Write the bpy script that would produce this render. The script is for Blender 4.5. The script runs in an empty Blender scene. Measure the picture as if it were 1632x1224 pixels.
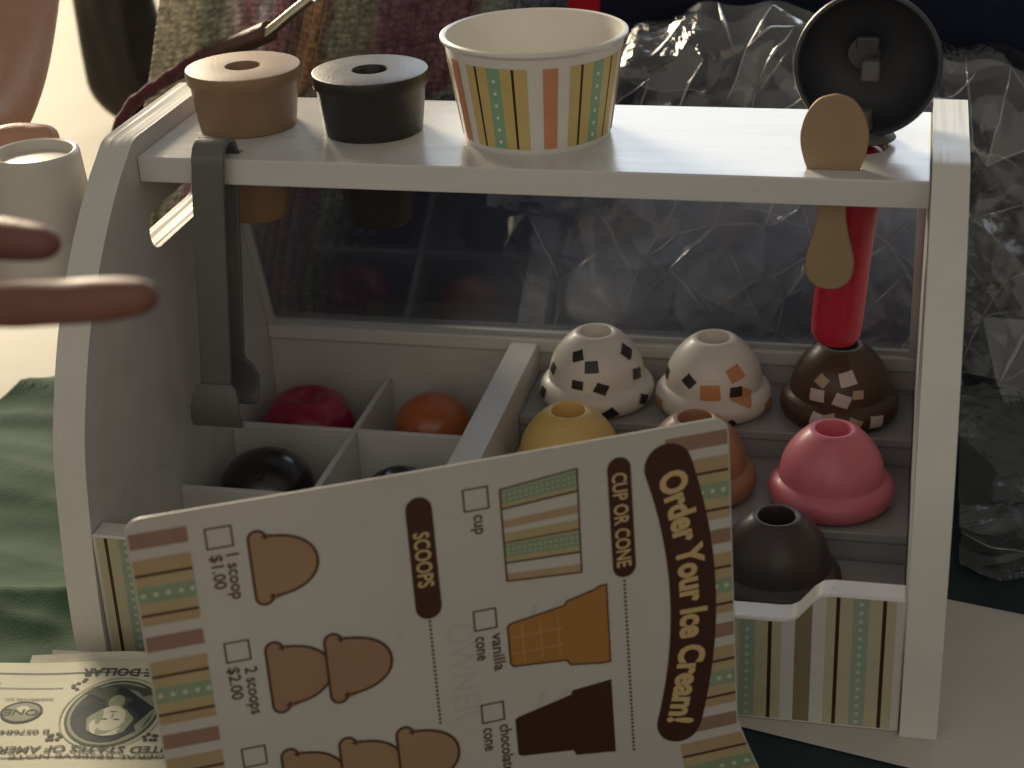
import bpy, bmesh, math, random
from math import sin, cos, pi, radians, sqrt
from mathutils import Vector, Matrix, noise

random.seed(7)
sc = bpy.context.scene
COL = sc.collection
S = 0.01                                   # everything below is written in centimetres

# ------------------------------------------------------------------ camera, world, lamps
cd = bpy.data.cameras.new("camera"); cam = bpy.data.objects.new("camera", cd); COL.objects.link(cam)
cam.location = (30.0854 * S, -62.346 * S, 39.4473 * S)
cam.rotation_euler = (radians(64.6098), radians(2.3124), radians(12.4786))
cd.sensor_width = 36; cd.lens = 2799.8 / 1632 * 36
cd.clip_start = 0.01; cd.clip_end = 50
cd.dof.use_dof = True; cd.dof.focus_distance = 0.70; cd.dof.aperture_fstop = 15
sc.camera = cam

w = bpy.data.worlds.new("World"); sc.world = w; w.use_nodes = True
bg = w.node_tree.nodes["Background"]; bg.inputs[0].default_value = (1.0, 0.94, 0.85, 1); bg.inputs[1].default_value = 0.22

def area(name, loc, target, size, sizey, power, color):
    l = bpy.data.lights.new(name, 'AREA'); l.shape = 'RECTANGLE'; l.size = size * S; l.size_y = sizey * S
    l.energy = power; l.color = color
    o = bpy.data.objects.new(name, l); COL.objects.link(o)
    o.location = Vector(loc) * S
    o.rotation_euler = (Vector(target) * S - o.location).to_track_quat('-Z', 'Y').to_euler()
    return o
area("warm_lamp", (-145, 192, 108), (8, 0, 12), 70, 70, 105, (1.0, 0.85, 0.62))
area("window_light", (25, 330, 142), (15, 0, 15), 210, 130, 31, (0.80, 0.90, 1.0))
area("front_fill", (25, -270, 120), (15, 0, 8), 420, 260, 13, (1.0, 0.92, 0.80))  # added fill from behind the camera, lifts the shaded fronts and interior

sc.view_settings.view_transform = 'Standard'; sc.view_settings.look = 'None'
sc.view_settings.exposure = 0; sc.view_settings.gamma = 1
sc.cycles.max_bounces = 10; sc.cycles.transparent_max_bounces = 24

# ------------------------------------------------------------------ materials
M = {}
def mat(name, col, rough=0.5, spec=0.5, var=0.0, vscale=40, bump=0.0, bscale=200, stretch=(1, 1, 1), coat=0.0, metal=0.0, sheen=0.0):
    m = bpy.data.materials.new(name); m.use_nodes = True; M[name] = m
    nt = m.node_tree; b = nt.nodes["Principled BSDF"]
    b.inputs["Base Color"].default_value = (*col, 1); b.inputs["Roughness"].default_value = rough
    b.inputs["Specular IOR Level"].default_value = spec; b.inputs["Metallic"].default_value = metal
    b.inputs["Coat Weight"].default_value = coat; b.inputs["Coat Roughness"].default_value = 0.15
    b.inputs["Sheen Weight"].default_value = sheen
    if var or bump:
        tc = nt.nodes.new("ShaderNodeTexCoord"); mp = nt.nodes.new("ShaderNodeMapping")
        mp.inputs["Scale"].default_value = stretch
        nt.links.new(tc.outputs["Object"], mp.inputs["Vector"])
    if var:
        n = nt.nodes.new("ShaderNodeTexNoise"); n.inputs["Scale"].default_value = vscale; n.inputs["Detail"].default_value = 5
        nt.links.new(mp.outputs[0], n.inputs["Vector"])
        r = nt.nodes.new("ShaderNodeMapRange"); r.inputs[1].default_value = 0.3; r.inputs[2].default_value = 0.7
        r.inputs[3].default_value = 1 - var; r.inputs[4].default_value = 1 + var
        nt.links.new(n.outputs[0], r.inputs[0])
        mx = nt.nodes.new("ShaderNodeMix"); mx.data_type = 'RGBA'; mx.blend_type = 'MULTIPLY'; mx.inputs[0].default_value = 1
        mx.inputs[6].default_value = (*col, 1); nt.links.new(r.outputs[0], mx.inputs[7]); nt.links.new(mx.outputs[2], b.inputs["Base Color"])
        rr = nt.nodes.new("ShaderNodeMapRange"); rr.inputs[3].default_value = max(0.03, rough - 0.08); rr.inputs[4].default_value = min(1, rough + 0.08)
        nt.links.new(n.outputs[0], rr.inputs[0]); nt.links.new(rr.outputs[0], b.inputs["Roughness"])
    if bump:
        n = nt.nodes.new("ShaderNodeTexNoise"); n.inputs["Scale"].default_value = bscale; n.inputs["Detail"].default_value = 4
        nt.links.new(mp.outputs[0], n.inputs["Vector"])
        bp = nt.nodes.new("ShaderNodeBump"); bp.inputs["Strength"].default_value = bump; bp.inputs["Distance"].default_value = 0.002
        nt.links.new(n.outputs[0], bp.inputs["Height"]); nt.links.new(bp.outputs[0], b.inputs["Normal"])
    return m

mat('white_paint', (0.63, 0.615, 0.59), 0.38, 0.5, 0.04, 60, 0.05, 260, (0.3, 1, 1))
mat('shelf_paint', (0.62, 0.61, 0.59), 0.26, 0.55, 0.04, 40, 0.10, 160, (0.25, 1, 1))
mat('panel_paint', (0.58, 0.565, 0.54), 0.48, 0.4, 0.05, 50, 0.05, 260)
mat('grey_paint', (0.36, 0.355, 0.355), 0.5, 0.4, 0.06, 60, 0.05, 260, (0.3, 1, 1))
mat('brown_plastic', (0.30, 0.185, 0.105), 0.45, 0.4, 0.05, 90, 0.06, 600)
mat('black_plastic', (0.022, 0.019, 0.017), 0.40, 0.5, 0.1, 90, 0.08, 700)
mat('tong_grey', (0.125, 0.124, 0.118), 0.42, 0.5, 0.06, 90, 0.08, 500)
mat('cup_white', (0.74, 0.71, 0.64), 0.35, 0.4, 0.03, 70)
mat('ink_yellow', (0.62, 0.46, 0.18), 0.45, 0.4, 0.05, 150)
mat('ink_teal', (0.25, 0.42, 0.27), 0.45, 0.4, 0.05, 150)
mat('ink_salmon', (0.62, 0.27, 0.14), 0.45, 0.4, 0.05, 150)
mat('ink_dark', (0.045, 0.013, 0.006), 0.45, 0.4)
mat('ink_dot', (0.72, 0.72, 0.55), 0.45, 0.4)
mat('print_white', (0.55, 0.53, 0.49), 0.5, 0.4, 0.04, 150)
mat('print_olive', (0.44, 0.40, 0.26), 0.5, 0.4, 0.04, 150)
mat('print_teal', (0.28, 0.335, 0.26), 0.5, 0.4, 0.04, 150)
mat('print_brown', (0.22, 0.175, 0.10), 0.5, 0.4, 0.04, 150)
mat('print_dot', (0.46, 0.50, 0.36), 0.5, 0.4)
mat('spoon_tan', (0.34, 0.23, 0.13), 0.5, 0.35, 0.05, 90, 0.06, 400)
mat('handle_red', (0.52, 0.012, 0.035), 0.38, 0.5, 0.05, 90, 0.04, 300, coat=0.2)
mat('scoop_dark', (0.028, 0.030, 0.036), 0.42, 0.5, 0.08, 90, 0.06, 500)
mat('scoop_grey', (0.10, 0.095, 0.09), 0.5, 0.4, 0.08, 90)
mat('ice_white', (0.70, 0.66, 0.58), 0.40, 0.5, 0.03, 70, 0.03, 300, coat=0.12)
mat('ice_yellow', (0.72, 0.48, 0.16), 0.40, 0.5, 0.03, 70, 0.03, 300, coat=0.12)
mat('ice_caramel', (0.36, 0.18, 0.095), 0.40, 0.5, 0.04, 70, 0.03, 300, coat=0.12)
mat('ice_choc', (0.075, 0.040, 0.026), 0.40, 0.5, 0.06, 70, 0.03, 300, coat=0.12)
mat('ice_fudge', (0.045, 0.032, 0.027), 0.40, 0.5, 0.06, 70, 0.03, 300, coat=0.12)
mat('ice_pink', (0.70, 0.185, 0.235), 0.40, 0.5, 0.03, 70, 0.03, 300, coat=0.12)
mat('chip_dark', (0.030, 0.022, 0.020), 0.4)
mat('chip_orange', (0.55, 0.24, 0.10), 0.4)
mat('chip_white', (0.62, 0.55, 0.52), 0.4)
mat('chip_tan', (0.50, 0.36, 0.24), 0.4)
mat('cherry_red', (0.30, 0.010, 0.055), 0.30, 0.5, 0.1, 60, 0.05, 250, coat=0.3)
mat('orange_glaze', (0.42, 0.115, 0.035), 0.30, 0.5, 0.08, 60, coat=0.3)
mat('dark_glaze', (0.018, 0.016, 0.017), 0.28, 0.5, 0.1, 60, coat=0.3)
mat('card_white', (0.54, 0.51, 0.45), 0.42, 0.4, 0.03, 30, 0.03, 150)
mat('card_brown', (0.060, 0.022, 0.016), 0.42, 0.4, 0.04, 100)
mat('card_gold', (0.60, 0.43, 0.20), 0.45, 0.4)
mat('card_line', (0.085, 0.040, 0.022), 0.45, 0.4)
mat('card_scoop', (0.36, 0.225, 0.125), 0.42, 0.4, 0.03, 60)
mat('card_scoop_rose', (0.345, 0.205, 0.125), 0.42, 0.4, 0.03, 60)
mat('card_stripe_brown', (0.30, 0.175, 0.125), 0.42, 0.4, 0.04, 100)
mat('card_stripe_yellow', (0.44, 0.35, 0.19), 0.42, 0.4, 0.04, 100)
mat('card_stripe_tan', (0.43, 0.30, 0.17), 0.42, 0.4, 0.04, 100)
mat('card_stripe_teal', (0.25, 0.32, 0.20), 0.42, 0.4, 0.04, 100)
mat('card_dot', (0.52, 0.56, 0.38), 0.42, 0.4)
mat('card_cone', (0.40, 0.185, 0.05), 0.42, 0.4, 0.03, 60)
mat('card_cone_line', (0.50, 0.27, 0.12), 0.42, 0.4)
mat('card_ghost', (0.49, 0.465, 0.425), 0.42, 0.4)
mat('bill_paper', (0.62, 0.60, 0.47), 0.7, 0.25, 0.05, 60, 0.06, 400)
mat('bill_ink', (0.085, 0.10, 0.075), 0.7, 0.2)
mat('bill_mid', (0.30, 0.32, 0.23), 0.7, 0.2, 0.12, 300)
mat('bill_dark', (0.045, 0.055, 0.06), 0.7, 0.2, 0.15, 200)
mat('green_cloth', (0.036, 0.074, 0.043), 0.85, 0.12, 0.08, 40, 0.16, 900, sheen=0.12)
mat('teal_cloth', (0.010, 0.026, 0.030), 0.9, 0.12, 0.2, 40, 0.25, 700, sheen=0.15)
mat('navy_cloth', (0.010, 0.014, 0.030), 0.9, 0.1, 0.25, 30, 0.3, 600, sheen=0.15)
mat('red_cloth', (0.45, 0.01, 0.02), 0.8, 0.2)
mat('floor_cream', (0.27, 0.24, 0.185), 0.6, 0.3, 0.04, 6)
mat('cardboard', (0.50, 0.47, 0.42), 0.6, 0.3, 0.05, 30, 0.05, 200)
mat('bag_leather', (0.014, 0.010, 0.009), 0.35, 0.5, 0.3, 40, 0.3, 120)
mat('strap_leather', (0.085, 0.040, 0.028), 0.45, 0.5, 0.3, 60, 0.3, 200)
mat('maroon_wool', (0.12, 0.030, 0.040), 0.9, 0.1, 0.3, 120, 0.5, 500, sheen=0.4)
mat('metal_rod', (0.62, 0.56, 0.44), 0.3, 0.5, 0.05, 90, metal=1.0)
m = mat('skin', (0.21, 0.088, 0.066), 0.5, 0.4, 0.08, 60, 0.12, 500)  # colour darkened to carry the shade on the pointing hand
m.node_tree.nodes["Principled BSDF"].inputs["Subsurface Weight"].default_value = 0.15
m.node_tree.nodes["Principled BSDF"].inputs["Subsurface Scale"].default_value = 0.004
m2_ = mat('skin_lit', (0.46, 0.25, 0.165), 0.5, 0.4, 0.08, 60, 0.12, 500)  # paler skin colour that paints in the light falling on the forearm
mat('nail', (0.19, 0.065, 0.06), 0.25, 0.5, coat=0.4)
mat('plain_cup', (0.62, 0.58, 0.50), 0.4, 0.4, 0.03, 60)

def ply_material():                        # painted plywood edge: faint lines that run along the cut edge
    m = mat('ply_edge', (0.66, 0.63, 0.57), 0.42, 0.4, 0.03, 60)
    nt = m.node_tree; b = nt.nodes["Principled BSDF"]
    tc = nt.nodes.new("ShaderNodeTexCoord"); mp = nt.nodes.new("ShaderNodeMapping"); mp.inputs["Scale"].default_value = (1, 0.03, 0.03)
    n = nt.nodes.new("ShaderNodeTexNoise"); n.inputs["Scale"].default_value = 330; n.inputs["Detail"].default_value = 1
    nt.links.new(tc.outputs["Object"], mp.inputs[0]); nt.links.new(mp.outputs[0], n.inputs[0])
    bp = nt.nodes.new("ShaderNodeBump"); bp.inputs["Strength"].default_value = 0.5; bp.inputs["Distance"].default_value = 0.0012
    nt.links.new(n.outputs[0], bp.inputs["Height"]); nt.links.new(bp.outputs[0], b.inputs["Normal"])
ply_material()
def scuffs(name, amt=.5):                  # small worn marks and dust in the paint
    m = M[name]; nt = m.node_tree; N = nt.nodes.new; L = nt.links.new; b = nt.nodes["Principled BSDF"]
    src = b.inputs["Base Color"].links[0].from_socket
    tc = N("ShaderNodeTexCoord"); n = N("ShaderNodeTexNoise"); n.inputs["Scale"].default_value = 75; n.inputs["Detail"].default_value = 8; n.inputs["Roughness"].default_value = .7
    L(tc.outputs["Object"], n.inputs[0]); r = N("ShaderNodeMapRange"); r.inputs[1].default_value = .64; r.inputs[2].default_value = .72; r.inputs[3].default_value = 0; r.inputs[4].default_value = amt; L(n.outputs[0], r.inputs[0])
    mx = N("ShaderNodeMix"); mx.data_type = 'RGBA'; L(r.outputs[0], mx.inputs[0]); L(src, mx.inputs[6]); mx.inputs[7].default_value = (.26, .22, .17, 1); L(mx.outputs[2], b.inputs["Base Color"])
for q in ('white_paint', 'panel_paint', 'shelf_paint', 'grey_paint', 'card_white', 'cardboard', 'cup_white'): scuffs(q, .22 if 'card' in q or 'cup' in q else .4)

def film_material(name, tint, haze, gloss_rough, gloss_amt, bump=0.0, bscale=60, haze_col=(0.62, 0.60, 0.55), wrinkle=False):
    m = bpy.data.materials.new(name); m.use_nodes = True; M[name] = m
    nt = m.node_tree; nt.nodes.clear(); N = nt.nodes.new; L = nt.links.new
    out = N("ShaderNodeOutputMaterial"); tr = N("ShaderNodeBsdfTransparent"); tr.inputs[0].default_value = (*tint, 1)
    gl = N("ShaderNodeBsdfGlossy"); gl.inputs["Roughness"].default_value = gloss_rough
    df = N("ShaderNodeBsdfDiffuse"); df.inputs[0].default_value = (*haze_col, 1)
    tl = N("ShaderNodeBsdfTranslucent"); tl.inputs[0].default_value = (*haze_col, 1)
    md = N("ShaderNodeMixShader"); md.inputs[0].default_value = 0.5; L(df.outputs[0], md.inputs[1]); L(tl.outputs[0], md.inputs[2])
    m1 = N("ShaderNodeMixShader"); m1.inputs[0].default_value = haze; L(tr.outputs[0], m1.inputs[1]); L(md.outputs[0], m1.inputs[2])
    if wrinkle:
        tc = N("ShaderNodeTexCoord"); n2 = N("ShaderNodeTexNoise"); n2.inputs["Scale"].default_value = 9; n2.inputs["Detail"].default_value = 2
        L(tc.outputs["Object"], n2.inputs[0])
        r2 = N("ShaderNodeMapRange"); r2.inputs[1].default_value = 0.42; r2.inputs[2].default_value = 0.72; r2.inputs[3].default_value = haze * 0.1; r2.inputs[4].default_value = haze * 3.5
        L(n2.outputs[0], r2.inputs[0]); L(r2.outputs[0], m1.inputs[0])
    fr = N("ShaderNodeFresnel"); fr.inputs[0].default_value = 1.5
    mul = N("ShaderNodeMath"); mul.operation = 'MULTIPLY'; mul.inputs[1].default_value = gloss_amt; mul.use_clamp = True; L(fr.outputs[0], mul.inputs[0])
    m2 = N("ShaderNodeMixShader"); L(mul.outputs[0], m2.inputs[0]); L(m1.outputs[0], m2.inputs[1]); L(gl.outputs[0], m2.inputs[2]); L(m2.outputs[0], out.inputs[0])
    if bump:
        tc = N("ShaderNodeTexCoord"); n = N("ShaderNodeTexNoise"); n.inputs["Scale"].default_value = bscale; n.inputs["Detail"].default_value = 3; n.inputs["Distortion"].default_value = 1.2
        bp = N("ShaderNodeBump"); bp.inputs["Strength"].default_value = bump; bp.inputs["Distance"].default_value = 0.004
        L(tc.outputs["Object"], n.inputs[0]); L(n.outputs[0], bp.inputs["Height"])
        if wrinkle:                        # finer crinkles, in patches
            n5 = N("ShaderNodeTexNoise"); n5.inputs["Scale"].default_value = 95; n5.inputs["Detail"].default_value = 2; n5.inputs["Distortion"].default_value = 2.5; L(tc.outputs["Object"], n5.inputs[0])
            n6 = N("ShaderNodeTexNoise"); n6.inputs["Scale"].default_value = 16; n6.inputs["Detail"].default_value = 2; L(tc.outputs["Object"], n6.inputs[0])
            r6 = N("ShaderNodeMapRange"); r6.inputs[1].default_value = .55; r6.inputs[2].default_value = .66; r6.inputs[3].default_value = 0; r6.inputs[4].default_value = 1; L(n6.outputs[0], r6.inputs[0])
            m5 = N("ShaderNodeMath"); m5.operation = 'MULTIPLY'; L(n5.outputs[0], m5.inputs[0]); L(r6.outputs[0], m5.inputs[1])
            b5 = N("ShaderNodeBump"); b5.inputs["Strength"].default_value = .45; b5.inputs["Distance"].default_value = 0.0035; L(m5.outputs[0], b5.inputs["Height"]); L(bp.outputs[0], b5.inputs["Normal"]); bp = b5
        for q in (gl, df, tl, fr): L(bp.outputs[0], q.inputs["Normal"])
    return m
film_material('acrylic', (0.84, 0.86, 0.90), 0.065, 0.04, 0.45, haze_col=(0.42, 0.46, 0.60))
film_material('plastic_film', (0.94, 0.95, 0.97), 0.034, 0.09, 1.8, 0.10, 26, wrinkle=True)
film_material('film_crease', (0.90, 0.90, 0.90), 0.10, 0.16, 4.0)

def knit_material():
    m = mat('knit_wool', (0.3, 0.3, 0.2), 0.95, 0.08, sheen=0.3)
    nt = m.node_tree; N = nt.nodes.new; L = nt.links.new; b = nt.nodes["Principled BSDF"]
    tc = N("ShaderNodeTexCoord"); sx = N("ShaderNodeSeparateXYZ"); L(tc.outputs["UV"], sx.inputs[0])
    n = N("ShaderNodeTexNoise"); n.inputs["Scale"].default_value = 18; n.inputs["Detail"].default_value = 2; L(tc.outputs["UV"], n.inputs[0])
    a = N("ShaderNodeMath"); a.operation = 'MULTIPLY_ADD'; a.inputs[1].default_value = 0.035; L(n.outputs[0], a.inputs[0]); L(sx.outputs[0], a.inputs[2])
    cr = N("ShaderNodeValToRGB"); e = cr.color_ramp; e.interpolation = 'LINEAR'
    pts = [(0.0, (.36, .32, .20)), (.10, (.44, .38, .23)), (.15, (.17, .18, .10)), (.20, (.42, .37, .29)), (.235, (.34, .10, .13)), (.27, (.45, .40, .38)),
           (.30, (.30, .10, .14)), (.36, (.09, .045, .04)), (.42, (.30, .14, .04)), (.455, (.09, .05, .03)), (.48, (.15, .15, .09)), (.55, (.13, .13, .075)),
           (.59, (.12, .045, .065)), (.66, (.10, .030, .050)), (.72, (.13, .05, .07)), (.78, (.085, .028, .045)), (.83, (.12, .13, .09)), (.90, (.05, .06, .08)), (1.0, (.02, .025, .045))]
    while len(e.elements) < len(pts): e.elements.new(0.5)
    for el, (p, c) in zip(e.elements, pts):
        g_ = sum(c) / 3; el.position = p; el.color = (*[q * .72 + g_ * .28 for q in c], 1)
    L(a.outputs[0], cr.inputs[0])
    n3 = N("ShaderNodeTexNoise"); n3.inputs["Scale"].default_value = 260; n3.inputs["Detail"].default_value = 3; L(tc.outputs["Object"], n3.inputs[0])
    r = N("ShaderNodeMapRange"); r.inputs[1].default_value = .3; r.inputs[2].default_value = .7; r.inputs[3].default_value = .9; r.inputs[4].default_value = 2.6; L(n3.outputs[0], r.inputs[0])
    mx = N("ShaderNodeMix"); mx.data_type = 'RGBA'; mx.blend_type = 'MULTIPLY'; mx.inputs[0].default_value = 1
    L(cr.outputs[0], mx.inputs[6]); L(r.outputs[0], mx.inputs[7]); L(mx.outputs[2], b.inputs["Base Color"])
    bp = N("ShaderNodeBump"); bp.inputs["Strength"].default_value = .6; bp.inputs["Distance"].default_value = .002; L(n3.outputs[0], bp.inputs["Height"]); L(bp.outputs[0], b.inputs["Normal"])
knit_material()

# ------------------------------------------------------------------ mesh helpers
class MB:
    def __init__(self): self.v = []; self.f = []; self.m = []; self.uv = None
    def add(self, vs, fs, mi=0):
        n = len(self.v); self.v += [tuple(p) for p in vs]
        self.f += [tuple(i + n for i in q) for q in fs]; self.m += [mi] * len(fs); return self
    def box(self, a, b, mi=0):
        x0, y0, z0 = a; x1, y1, z1 = b
        return self.add([(x0, y0, z0), (x1, y0, z0), (x1, y1, z0), (x0, y1, z0), (x0, y0, z1), (x1, y0, z1), (x1, y1, z1), (x0, y1, z1)],
                        [(3, 2, 1, 0), (4, 5, 6, 7), (0, 1, 5, 4), (1, 2, 6, 5), (2, 3, 7, 6), (3, 0, 4, 7)], mi)
    def lathe(self, prof, n=64, mi=0, c=(0, 0, 0), cap0=False, cap1=False):
        vs = []; fs = []
        for r, z in prof:
            for k in range(n):
                t = 2 * pi * k / n; vs.append((c[0] + r * cos(t), c[1] + r * sin(t), c[2] + z))
        for i in range(len(prof) - 1):
            for k in range(n):
                a = i * n + k; b = i * n + (k + 1) % n; fs.append((a, b, b + n, a + n))
        if cap0: fs.append(tuple(reversed(range(n))))
        if cap1: fs.append(tuple(range((len(prof) - 1) * n, len(prof) * n)))
        return self.add(vs, fs, mi)
    def tube(self, pts, rad, n=16, mi=0, cap=True, flat=None):
        pts = [Vector(p) for p in pts]; vs = []; fs = []
        up = None
        for i, p in enumerate(pts):
            d = (pts[min(i + 1, len(pts) - 1)] - pts[max(i - 1, 0)]).normalized()
            if up is None: up = Vector((0, 0, 1)) if abs(d.z) < .9 else Vector((0, 1, 0))
            s = d.cross(up).normalized(); up = s.cross(d).normalized()
            r = rad[i] if isinstance(rad, (list, tuple)) else rad
            for k in range(n):
                t = 2 * pi * k / n; vs.append(p + s * r * cos(t) + up * r * (flat or 1) * sin(t))
        for i in range(len(pts) - 1):
            for k in range(n):
                a = i * n + k; b = i * n + (k + 1) % n; fs.append((a, b, b + n, a + n))
        if cap: fs.append(tuple(reversed(range(n)))); fs.append(tuple(range((len(pts) - 1) * n, len(pts) * n)))
        return self.add(vs, fs, mi)
    def build(self, name, mats, parent=None, smooth=True, bevel=0, seg=2, origin=None, angle=32, solid=0):
        me = bpy.data.meshes.new(name)
        org = Vector(origin) if origin else (Vector(parent['org']) if parent and 'org' in parent else Vector((0, 0, 0)))
        me.from_pydata([tuple((Vector(p) - org) * S) for p in self.v], [], self.f)
        for q in (mats if isinstance(mats, (list, tuple)) else [mats]): me.materials.append(M[q])
        me.polygons.foreach_set("material_index", self.m)
        if self.uv:
            ul = me.uv_layers.new()
            for lp in me.loops: ul.data[lp.index].uv = self.uv[lp.vertex_index]
        bm = bmesh.new(); bm.from_mesh(me); bmesh.ops.recalc_face_normals(bm, faces=bm.faces[:]); bm.to_mesh(me); bm.free()
        if smooth: me.shade_smooth(); me.set_sharp_from_angle(angle=radians(angle))
        o = bpy.data.objects.new(name, me); COL.objects.link(o)
        if parent: o.parent = parent
        else: o.location = org * S
        o['org'] = tuple(org)
        if solid:
            md = o.modifiers.new("t", 'SOLIDIFY'); md.thickness = solid * S; md.offset = 0
        if bevel:
            b = o.modifiers.new("b", 'BEVEL'); b.width = bevel * S; b.segments = seg; b.limit_method = 'ANGLE'; b.angle_limit = radians(35); b.harden_normals = False
        return o

def tag(o, label, cat, group=None, kind=None):
    if label: o['label'] = label
    if cat: o['category'] = cat
    if group: o['group'] = group
    if kind: o['kind'] = kind
    return o
def thing(name, loc, label, cat, group=None):
    o = bpy.data.objects.new(name, None); COL.objects.link(o); o.location = Vector(loc) * S; o['org'] = tuple(loc); o.empty_display_size = .01
    return tag(o, label, cat, group)

def prism_x(poly, x0, x1, hole=None, mi_side=1):
    """outline in (y, z) pushed from x0 to x1, with an optional hole"""
    bm = bmesh.new()
    loops = []
    for lp in [poly] + ([hole] if hole else []):
        vs = [bm.verts.new((x0, y, z)) for y, z in lp]
        es = [bm.edges.new((vs[i], vs[(i + 1) % len(vs)])) for i in range(len(vs))]
        loops.append(es)
    r = bmesh.ops.triangle_fill(bm, use_beauty=True, edges=[e for l in loops for e in l])
    faces = [g for g in r['geom'] if isinstance(g, bmesh.types.BMFace)]
    n = len(bm.verts); bm.verts.index_update()
    vs = [tuple(v.co) for v in bm.verts]; tf = [[v.index for v in f.verts] for f in faces]
    bm.free()
    mb = MB(); allv = vs + [(x1, y, z) for _, y, z in vs]
    mb.add(allv, tf + [[i + n for i in reversed(f)] for f in tf], 0)
    mb.m = [0] * len(mb.f); k = 0
    for lp in [poly] + ([hole] if hole else []):
        L_ = len(lp)
        for i in range(L_):
            a = k + i; b = k + (i + 1) % L_
            mb.f.append((a, b, b + n, a + n)); mb.m.append(mi_side)
        k += L_
    return mb

def smooth_poly(pts, n=6):                 # Catmull-Rom through points (open)
    out = []
    for i in range(len(pts) - 1):
        p0 = pts[max(i - 1, 0)]; p1 = pts[i]; p2 = pts[i + 1]; p3 = pts[min(i + 2, len(pts) - 1)]
        for k in range(n):
            t = k / n
            out.append(tuple(0.5 * (2 * p1[j] + (p2[j] - p0[j]) * t + (2 * p0[j] - 5 * p1[j] + 4 * p2[j] - p3[j]) * t * t + (3 * p1[j] - p0[j] - 3 * p2[j] + p3[j]) * t ** 3) for j in range(len(p1))))
    out.append(tuple(pts[-1])); return out

def text_mesh(s, height, bold=0.0, xs=1.0, spacing=1.0, width=None):
    """2-D outline of a word; baseline at 0, x centred; returns verts (x, y) and faces"""
    cu = bpy.data.curves.new("t", 'FONT'); cu.body = s; cu.size = 1; cu.offset = bold; cu.space_character = spacing; cu.resolution_u = 3; cu.fill_mode = 'FRONT'
    o = bpy.data.objects.new("t", cu); COL.objects.link(o)
    dg = bpy.context.evaluated_depsgraph_get(); me = bpy.data.meshes.new_from_object(o.evaluated_get(dg))
    vs = [(v.co.x, v.co.y) for v in me.vertices]; fs = [tuple(p.vertices) for p in me.polygons]
    bpy.data.objects.remove(o); bpy.data.curves.remove(cu); bpy.data.meshes.remove(me)
    k = height / 0.73; x0 = min(v[0] for v in vs); x1 = max(v[0] for v in vs)
    kx = (width / (x1 - x0)) if width else k * xs
    return [((x - (x0 + x1) / 2) * kx, y * k) for x, y in vs], fs

# ------------------------------------------------------------------ the ice-cream counter
W = 31.0; T = 1.32; ZS = 18.16; TS = 1.07
toy = thing('toy_ice_cream_counter', (15.5, 2, 0), 'white wooden toy ice cream counter with a top shelf, stepped display and striped front', 'toy counter')
front = smooth_poly([(-8.75, 0), (-8.7, 2.6), (-8.45, 5.4), (-7.95, 8.7), (-7.05, 11.1), (-5.95, 13.2), (-4.6, 15.0), (-3.2, 16.5), (-1.8, 17.72), (-0.95, 18.30), (-.55, 18.58), (-.25, 18.76), (.05, 18.86), (.5, 18.9), (1.2, 18.90)], 5)
back = smooth_poly([(8.0, 18.9), (8.8, 18.6), (9.4, 17.7), (11.0, 12.5), (13.2, 5.2), (13.5, 4.0), (13.5, 0)], 5)
outline = front + back
slot = []
for k in range(13):
    t = pi / 2 + pi * k / 12; slot.append((1.15 + 0.85 * cos(t), 14.75 + 0.85 * sin(t)))
for k in range(13):
    t = -pi / 2 + pi * k / 12; slot.append((7.2 + 0.85 * cos(t), 14.75 + 0.85 * sin(t)))
for x0, x1 in ((-T, 0), (W, W + T)):
    mb = prism_x(outline, x0, x1, slot)
    mb.build('side_panel', ['panel_paint', 'ply_edge'], toy, bevel=0.09, seg=2)
# shelf, built round its openings (two cone holes, tong slot, spoon slot, handle hole)
def shelf():
    bm = bmesh.new(); z = ZS
    loops = [[(0.02, 0.0), (W - 0.02, 0.0), (W - 0.02, 8.75), (0.02, 8.75)]]
    def circ(cx, cy, r, n=40): return [(cx + r * cos(2 * pi * k / n), cy + r * sin(2 * pi * k / n)) for k in range(n)]
    loops += [circ(3.07, 4.58, 1.9), circ(8.61, 4.39, 1.9), circ(28.2, 4.08, 1.12)]
    loops += [[(2.45, .75), (4.05, .75), (4.05, 1.45), (2.45, 1.45)], [(26.5, 1.02), (28.42, 1.02), (28.42, 1.38), (26.5, 1.38)]]
    E_ = []
    for lp in loops:
        vs = [bm.verts.new((x, y, z)) for x, y in lp]
        E_ += [bm.edges.new((vs[i], vs[(i + 1) % len(vs)])) for i in range(len(vs))]
    r = bmesh.ops.triangle_fill(bm, use_beauty=True, edges=E_)
    bm.verts.index_update(); n = len(bm.verts)
    vs = [tuple(v.co) for v in bm.verts]; tf = [[v.index for v in f.verts] for f in bm.faces]; bm.free()
    mb = MB(); mb.add(vs + [(x, y, z - TS) for x, y, z in vs], tf + [[i + n for i in reversed(f)] for f in tf])
    k = 0
    for lp in loops:
        L_ = len(lp)
        for i in range(L_): mb.f.append((k + i, k + (i + 1) % L_, k + (i + 1) % L_ + n, k + i + n)); mb.m.append(0)
        k += L_
    return mb
shelf().build('shelf', 'shelf_paint', toy, bevel=0.06)
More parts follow.
